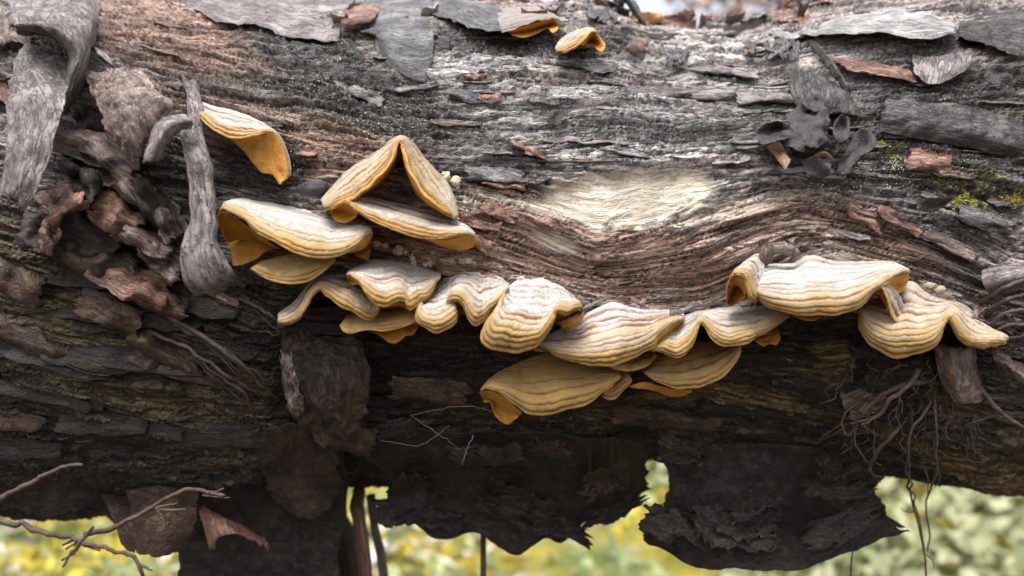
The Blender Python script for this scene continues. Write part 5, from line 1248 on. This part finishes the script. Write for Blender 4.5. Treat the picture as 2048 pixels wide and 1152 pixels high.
# specks and grains on the dark bark: nobody could count them
r = np.random.RandomState(33)
V, F, o = [], [], 0
oct_v = np.array([[1, 0, 0], [-1, 0, 0], [0, 1, 0], [0, -1, 0], [0, 0, 1], [0, 0, -1]], float)
oct_f = np.array([[0, 2, 4], [2, 1, 4], [1, 3, 4], [3, 0, 4], [2, 0, 5], [1, 2, 5], [3, 1, 5], [0, 3, 5]])
for (cx, cy, rx, ry, n) in [(760, 240, 200, 60, 330), (560, 190, 140, 50, 90), (900, 250, 130, 70, 120), (1900, 290, 150, 100, 260), (420, 500, 50, 70, 110), (1040, 95, 200, 30, 120), (1780, 330, 40, 50, 90), (330, 480, 80, 60, 80), (1180, 280, 200, 60, 120), (1650, 380, 120, 50, 90), (640, 300, 120, 60, 70)]:
    px = cx + rx * r.normal(0, 0.55, n); py = cy + ry * r.normal(0, 0.55, n)
    if cx == 420: p = P(np.stack([px, py, np.full(n, 47.0)], 1)); p = on_log(px * 0 + 560 + r.uniform(-80, 80, n), py * 0 + 200 + r.uniform(-40, 40, n), 0.1)[0]
    else: p, _ = on_log(px, py, 0.15)
    sz = 0.00025 * r.uniform(0.8, 2.2, n)
    V.append((p[:, None, :] + oct_v[None] * sz[:, None, None]).reshape(-1, 3)); F.append((oct_f[None] + (np.arange(n) * 6)[:, None, None]).reshape(-1, 3) + o); o += 6 * n
props(mesh_obj("lichen_specks", np.concatenate(V), np.concatenate(F), M_LICHP), "pale lichen grains dusted over the log's dark bark", "lichen", None, "stuff")

# ------------------------------------------------------------------ bark flakes: parts of the log
r = np.random.RandomState(21)


def flake(px, py, L, Wd, mat, lift, rot=0.0, name="bark_flake", curl=0.0):
    b, phi0 = ray_log(np.array(float(px)), np.array(float(py)))
    x0 = float(b[0]); phi0 = float(phi0)
    e = 20.0
    g0 = grain(np.array(float(px - e)), np.array(float(py))); g1 = grain(np.array(float(px + e)), np.array(float(py)))
    slope = -(float(g1) - float(g0)) / (2 * e)               # dy/dx of the grain in the picture
    ang = math.atan(slope) + rot
    nu_, nv_ = 9, 5
    u = np.linspace(-1, 1, nu_); v = np.linspace(-1, 1, nv_)
    U, Vv = np.meshgrid(u, v)
    sd = r.randint(1000)
    prof = 1 - 0.5 * np.abs(U) ** r.uniform(1.5, 4)
    du = U * L * (1 + 0.22 * fbm(Vv * 1.7 + sd, 0 * U, sd, 3)); dv = Vv * Wd * prof * (1 + 0.5 * fbm(U * 2.2 + sd, Vv * 0.5 + sd, sd + 1, 3)) + 3.0 * fbm(U * 1.2, 0 * U + sd, sd + 2, 2)
    ax = du * math.cos(ang) - dv * math.sin(ang); ay = du * math.sin(ang) + dv * math.cos(ang)
    X = x0 + ax * 0.00025; PHI = phi0 - ay * 0.00025 / float(Rx(x0))
    D = 0.35 + lift * np.clip((Vv + 1) / 2, 0, 1) ** 1.6 + curl * np.clip(np.abs(U) - 0.5, 0, 1) ** 2 * 4 + 0.5 * fbm(U * 2 + sd, Vv * 2, sd + 3, 2)
    hs = log_h(X, PHI)
    hsm = 0.35 * hs + 0.65 * hs.mean()
    Rr = Rx(X) + hsm + D * 0.001
    G = np.stack([X, -Rr * np.cos(PHI), Zc(X) + Rr * np.sin(PHI)], -1)
    shell_mesh(name, G, 0.0007, mat, LOG, attrs={"suv": np.stack([U * L + 91.0 * sd, Vv * Wd + 17.0 * sd, 0 * U], -1).reshape(-1, 3)}, taper=False)


n = 0
avoid = [(1068, 340, 1400, 470), (560, 560, 1600, 760), (640, 280, 920, 440)]
while n < 60:
    px, py = r.uniform(200, 2040), r.uniform(5, 600)
    if any(a <= px <= c and b_ <= py <= d for a, b_, c, d in avoid): continue
    if px < 420 and py > 140: continue
    if py > 470 and 430 < px < 1000: continue
    if 430 < px < 760 and 390 < py: continue
    if py > 480 and 1440 < px < 2020: continue
    dark = (500 < px < 950 and 120 < py < 300) or px > 1700
    redz = (560 < px < 780 and 240 < py < 370) or (900 < px < 1500 and 380 < py < 620) or px < 480
    m_ = (M_BLACKISH if r.rand() < 0.75 else M_BROWN) if dark else ((M_RED if r.rand() < 0.75 else M_BROWN) if redz else [M_GREY, M_SILVER, M_BLACKISH, M_BROWN, M_RED][r.choice(5, p=[.4, .3, .18, .08, .04])])
    flake(px, py, r.uniform(16, 72), r.uniform(3, 9), m_, r.uniform(0.5, 2.6), r.normal(0, 0.10), curl=r.uniform(0, 0.6))
    n += 1
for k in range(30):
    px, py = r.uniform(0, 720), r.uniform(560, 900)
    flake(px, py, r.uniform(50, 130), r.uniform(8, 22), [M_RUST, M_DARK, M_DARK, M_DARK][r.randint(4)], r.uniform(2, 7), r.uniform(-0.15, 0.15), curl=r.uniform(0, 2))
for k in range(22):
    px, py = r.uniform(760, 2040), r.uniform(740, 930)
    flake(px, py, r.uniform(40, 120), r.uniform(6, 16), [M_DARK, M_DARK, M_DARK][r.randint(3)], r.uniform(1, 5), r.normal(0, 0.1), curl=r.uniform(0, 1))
for k in range(40):
    px, py = r.uniform(600, 1650), r.uniform(-10, 60)
    flake(px, py, r.uniform(8, 30), r.uniform(5, 12), [M_SILVER, M_RED, M_BROWN, M_BLACKISH][r.randint(4)], r.uniform(1, 9), r.uniform(-0.8, 0.8), curl=r.uniform(0, 2.5))


def scrap(px, py, L, Wd, ang, mat, lift, crum=3.0, name="bark_scrap", rag=0.12):
    """a crumpled torn scrap of bark still held by the log along its upper side"""
    c, s = math.cos(math.radians(ang)), math.sin(math.radians(ang))
    rows = []
    for k, q in enumerate((-1, -0.2, 0.5, 1)):
        d = (1, lift * 0.7, lift, lift * r.uniform(0.5, 1.1))[k]
        rows.append([(px + c * L * u + s * Wd * q * -1 + r.normal(0, 2), py + s * L * u + c * Wd * q + r.normal(0, 3), d + r.normal(0, lift * 0.25)) for u in (-1, -0.5, 0, 0.5, 1)])
    sheet(name, rows, mat, nu=26, nv=18, thick=0.8, rag=rag, crumple=crum, freq=85, parent=LOG)


for (px, py, L, Wd, ang, mm, lf) in [
    (150, 280, 55, 26, 20, M_BROWN, 14), (215, 300, 60, 30, 35, M_BROWN, 16), (125, 400, 36, 30, -30, M_RED, 22), (165, 350, 40, 24, 50, M_DARK, 18), (250, 360, 48, 26, 40, M_BROWN, 14),
    (300, 400, 44, 24, 48, M_DARK, 14), (235, 430, 46, 28, 30, M_RED, 15), (285, 475, 50, 22, 25, M_BROWN, 16), (330, 520, 46, 26, 40, M_BROWN, 16), (200, 520, 60, 34, 28, M_RUST, 12), (260, 560, 70, 30, 22, M_RED, 14),
    (160, 470, 60, 36, 30, M_DARK, 12), (90, 470, 50, 34, 20, M_DARK, 10), (310, 590, 60, 20, 25, M_RUST, 12), (220, 620, 60, 26, 20, M_RUST, 12), (340, 440, 30, 24, 60, M_BROWN, 14), (185, 240, 30, 26, 55, M_DARK, 10),
    (60, 30, 40, 22, 10, M_BROWN, 8), (15, 60, 30, 40, 80, M_BROWN, 12), (10, 180, 24, 50, 80, M_RED, 10), (95, 470, 14, 30, 10, M_RED, 16), (30, 560, 60, 40, 25, M_RUST, 8), (60, 680, 90, 30, 28, M_RUST, 8), (330, 700, 80, 30, 30, M_RUST, 8),
    (1990, 640, 40, 20, 20, M_BROWN, 14), (1960, 660, 30, 16, 40, M_RED, 14), (1800, 750, 60, 26, -10, M_DARK, 10), (1730, 800, 36, 24, -20, M_BROWN, 10), (700, 880, 40, 22, 10, M_RUST, 10), (860, 780, 80, 26, 8, M_RUST, 4), (1330, 840, 110, 20, 6, M_RUST, 4),
    (960, 440, 40, 16, 10, M_RED, 4), (1000, 420, 36, 14, 20, M_RED, 4), (955, 480, 30, 14, 35, M_RED, 5), (930, 545, 60, 14, 12, M_RED, 4), (1120, 345, 50, 14, -14, M_BLACKISH, 4), (990, 350, 60, 16, 4, M_BLACKISH, 4), (1010, 365, 44, 12, 8, M_RED, 3),
    (720, 180, 50, 14, 18, M_GREY, 5), (940, 190, 46, 12, 8, M_BLACKISH, 4), (980, 195, 24, 10, 6, M_RED, 4), (1360, 185, 110, 14, -2, M_GREY, 4), (1530, 190, 60, 14, 4, M_GREY, 3), (1090, 200, 30, 10, 8, M_BLACKISH, 4), (1060, 300, 40, 8, 24, M_RED, 6), (950, 150, 26, 9, -4, M_RED, 5),
    (1170, 130, 60, 10, 4, M_BLACKISH, 4), (1450, 140, 70, 10, 2, M_GREY, 3), (1880, 230, 60, 16, 8, M_BLACKISH, 6), (1860, 320, 44, 22, 10, M_RED, 5), (1970, 440, 60, 18, 18, M_BLACKISH, 6), (1800, 440, 50, 14, 30, M_RED, 4), (1900, 490, 60, 14, 25, M_BROWN, 5), (1730, 440, 44, 12, 35, M_RED, 3)]:
    scrap(px, py, L * (1.3 if lf > 8 else 1.1), Wd * (1.35 if lf > 8 else 1), ang, mm, lf, 2.4 if lf > 8 else 1.4)

# ------------------------------------------------------------------ the ground and what grows behind
GZ0 = -0.62
t = NT("forest_floor")
o = t.coord("Object")
a = t.noise(o, 3.2, 5, 0.6); b2 = t.noise(o, 14, 4, 0.6)
c = t.mix(t.ramp(a, [(0.40, 0.0), (0.60, 1.0)]), (0.10, 0.12, 0.03), (0.34, 0.27, 0.03))
c = t.mix(t.ramp(b2, [(0.50, 0.0), (0.66, 0.8)]), c, (0.30, 0.29, 0.22))
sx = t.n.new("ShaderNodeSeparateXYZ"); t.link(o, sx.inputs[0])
far = t.math('ADD', t.math('MULTIPLY', sx.outputs[1], 1.0), t.math('MULTIPLY', a, 0.8))      # unseen ground near the log darkened to cut bounce, moss starts behind it
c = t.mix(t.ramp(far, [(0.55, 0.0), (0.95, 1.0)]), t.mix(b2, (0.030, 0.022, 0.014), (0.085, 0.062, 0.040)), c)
M_GROUND = t.done(c, 0.9, t.bump(b2, 0.02, 0.8), 0.2)
gx = np.concatenate([np.linspace(-60, -5, 16)[:-1], np.linspace(-5, 5, 120), np.linspace(5, 60, 16)[1:]]); gy = np.concatenate([np.linspace(-60, -2, 12)[:-1], np.linspace(-2, 7, 110), np.linspace(7, 120, 20)[1:]])
AX, AY = np.meshgrid(gx, gy)
ground_z = lambda x, y: GZ0 + 0.05 * fbm(x * 1.3, y * 1.3, 201, 4) + 0.03 * np.maximum(y - 1.2, 0)
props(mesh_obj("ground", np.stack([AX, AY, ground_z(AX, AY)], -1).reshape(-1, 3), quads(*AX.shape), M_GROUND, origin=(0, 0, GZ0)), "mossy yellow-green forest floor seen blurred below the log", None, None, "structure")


def mat_leaf(name, a_, b_):
    t = NT(name)
    w = t.n.new("ShaderNodeObjectInfo")
    g = t.n.new("ShaderNodeNewGeometry")
    rnd = g.outputs["Random Per Island"]
    t.b.inputs["Subsurface Weight"].default_value = 0.0
    return t.done(t.mix(rnd, a_, b_), 0.6, None, 0.4)


def scatter(name, label, n, xr, yr, size, mat, seed, upright=0.5, hmax=0.05, density=None):
    r = np.random.RandomState(seed)
    x = r.uniform(*xr, n); y = r.uniform(*yr, n)
    if density is not None:
        k = fbm(x * 1.6, y * 1.6, density, 3) > 0.02
        x, y = x[k], y[k]; n = len(x)
    z = ground_z(x, y) + r.uniform(0, hmax, n)
    s = size * r.uniform(0.5, 1.5, n); a = r.uniform(0, 2 * np.pi, n); tl = r.uniform(-1, 1, n) * upright * 1.4
    d = np.stack([np.cos(a) * np.cos(tl), np.sin(a) * np.cos(tl), np.abs(np.sin(tl))], 1); w_ = np.stack([-np.sin(a), np.cos(a), r.uniform(-.4, .4, n)], 1) * 0.4
    c = np.stack([x, y, z], 1)
    v = np.stack([c, c + (d * 0.5 + w_ * 0.6) * s[:, None], c + d * s[:, None] + np.array([0, 0, -.1]) * s[:, None], c + (d * 0.5 - w_ * 0.6) * s[:, None]], 1)
    f = np.arange(4 * n).reshape(n, 4)
    return props(mesh_obj(name, v.reshape(-1, 3), f, mat, smooth=False, origin=(0, 2, GZ0)), label, None, None, "stuff")


scatter("moss", "yellow moss cushions covering the forest floor", 26000, (-2.6, 2.6), (0.6, 4.2), 0.03, mat_leaf("yellow_moss", (0.32, 0.255, 0.02), (0.60, 0.48, 0.05)), 301, 0.9, 0.05, 77)
scatter("ground_cover", "small green leaves between the moss cushions", 10000, (-2.8, 2.8), (0.5, 4.6), 0.04, mat_leaf("green_leaf", (0.09, 0.13, 0.04), (0.30, 0.35, 0.16)), 302, 0.7, 0.09)
scatter("dead_grass", "pale grey-green dead grass on the forest floor at the right", 9000, (0.45, 2.6), (0.7, 4.2), 0.06, mat_leaf("dead_grass", (0.14, 0.16, 0.07), (0.38, 0.38, 0.21)), 304, 0.8, 0.08)
scatter("dry_litter", "pale dry leaves and stalks scattered on the forest floor", 9000, (-2.8, 2.8), (0.5, 4.6), 0.055, mat_leaf("dry_litter", (0.28, 0.25, 0.19), (0.56, 0.54, 0.46)), 303, 0.5, 0.07, 83)


def shrub(x, y, hgt, wid, n, leafm, label, seed):
    r = np.random.RandomState(seed)
    z0 = float(ground_z(np.array(x), np.array(y)))
    root = empty("shrub", (x, y, z0), label, "shrub", "shrubs behind the log")
    V, F, F2, o = [], [], [], 0
    tips = []
    for k in range(9):
        a = r.uniform(0, 2 * np.pi); sp = r.uniform(0.1, 1) * wid
        p = [(x, y, z0 - 0.05), (x + 0.3 * sp * math.cos(a), y + 0.3 * sp * math.sin(a), z0 + hgt * 0.4), (x + sp * math.cos(a), y + sp * math.sin(a), z0 + hgt * r.uniform(0.8, 1.05))]
        v, f, f2 = tube(p, 14, 4, 6, 14, 30, k, raw=True)
        V.append(v); F.append(f + o); F2.append(f2 + o); o += len(v)
        cc = v[:-2].reshape(14, 6, 3).mean(1); tips.append(cc[5:])
        for q in range(5):
            s0 = cc[r.randint(5, 13)]
            e0 = s0 + r.normal(0, 0.16, 3) * (1, 1, 0.8)
            v, f, f2 = tube([s0, (s0 + e0) / 2 + r.normal(0, 0.03, 3), e0], 4, 2, 5, 6, 5, q, raw=True)
            V.append(v); F.append(f + o); F2.append(f2 + o); o += len(v); tips.append(np.array([(s0 + e0) / 2, e0]))
    mesh_obj("stems", np.concatenate(V), [np.concatenate(F), np.concatenate(F2)], M_TWIG, root)
    T = np.concatenate(tips)
    c = T[r.randint(len(T), size=n)] + r.normal(0, 0.07, (n, 3))
    a = r.uniform(0, 2 * np.pi, n); tl = r.uniform(-1.2, 1.2, n); s = r.uniform(0.02, 0.05, n)[:, None]
    d = np.stack([np.cos(a) * np.cos(tl), np.sin(a) * np.cos(tl), np.sin(tl)], 1); w_ = np.stack([-np.sin(a), np.cos(a), r.uniform(-.5, .5, n)], 1)
    v = np.stack([c, c + (d * .5 + w_ * .3) * s, c + d * s, c + (d * .5 - w_ * .3) * s], 1)
    mesh_obj("foliage", v.reshape(-1, 3), np.arange(4 * n).reshape(n, 4), leafm, root, smooth=False)


ML1 = mat_leaf("dry_brown_leaf", (0.20, 0.12, 0.085), (0.42, 0.27, 0.20))
ML2 = mat_leaf("dull_green_leaf", (0.08, 0.10, 0.04), (0.24, 0.27, 0.13))
shrub(0.93, 2.1, 1.9, 0.42, 8000, ML1, "brown dry-leaved shrub glimpsed above the log's skyline", 401)
shrub(0.62, 3.2, 1.9, 0.22, 160, ML2, "sparse green shrub against the bright sky above the log", 402)
shrub(1.75, 2.7, 0.9, 0.5, 1300, ML2, "grey-green shrub seen under the log at the lower right", 403)
shrub(1.9, 2.6, 2.1, 0.5, 2200, ML1, "tall brown shrub hidden mostly behind the log's right end", 404)
shrub(-1.6, 3.0, 0.8, 0.5, 1200, ML2, "low green shrub under the log at the left", 405)
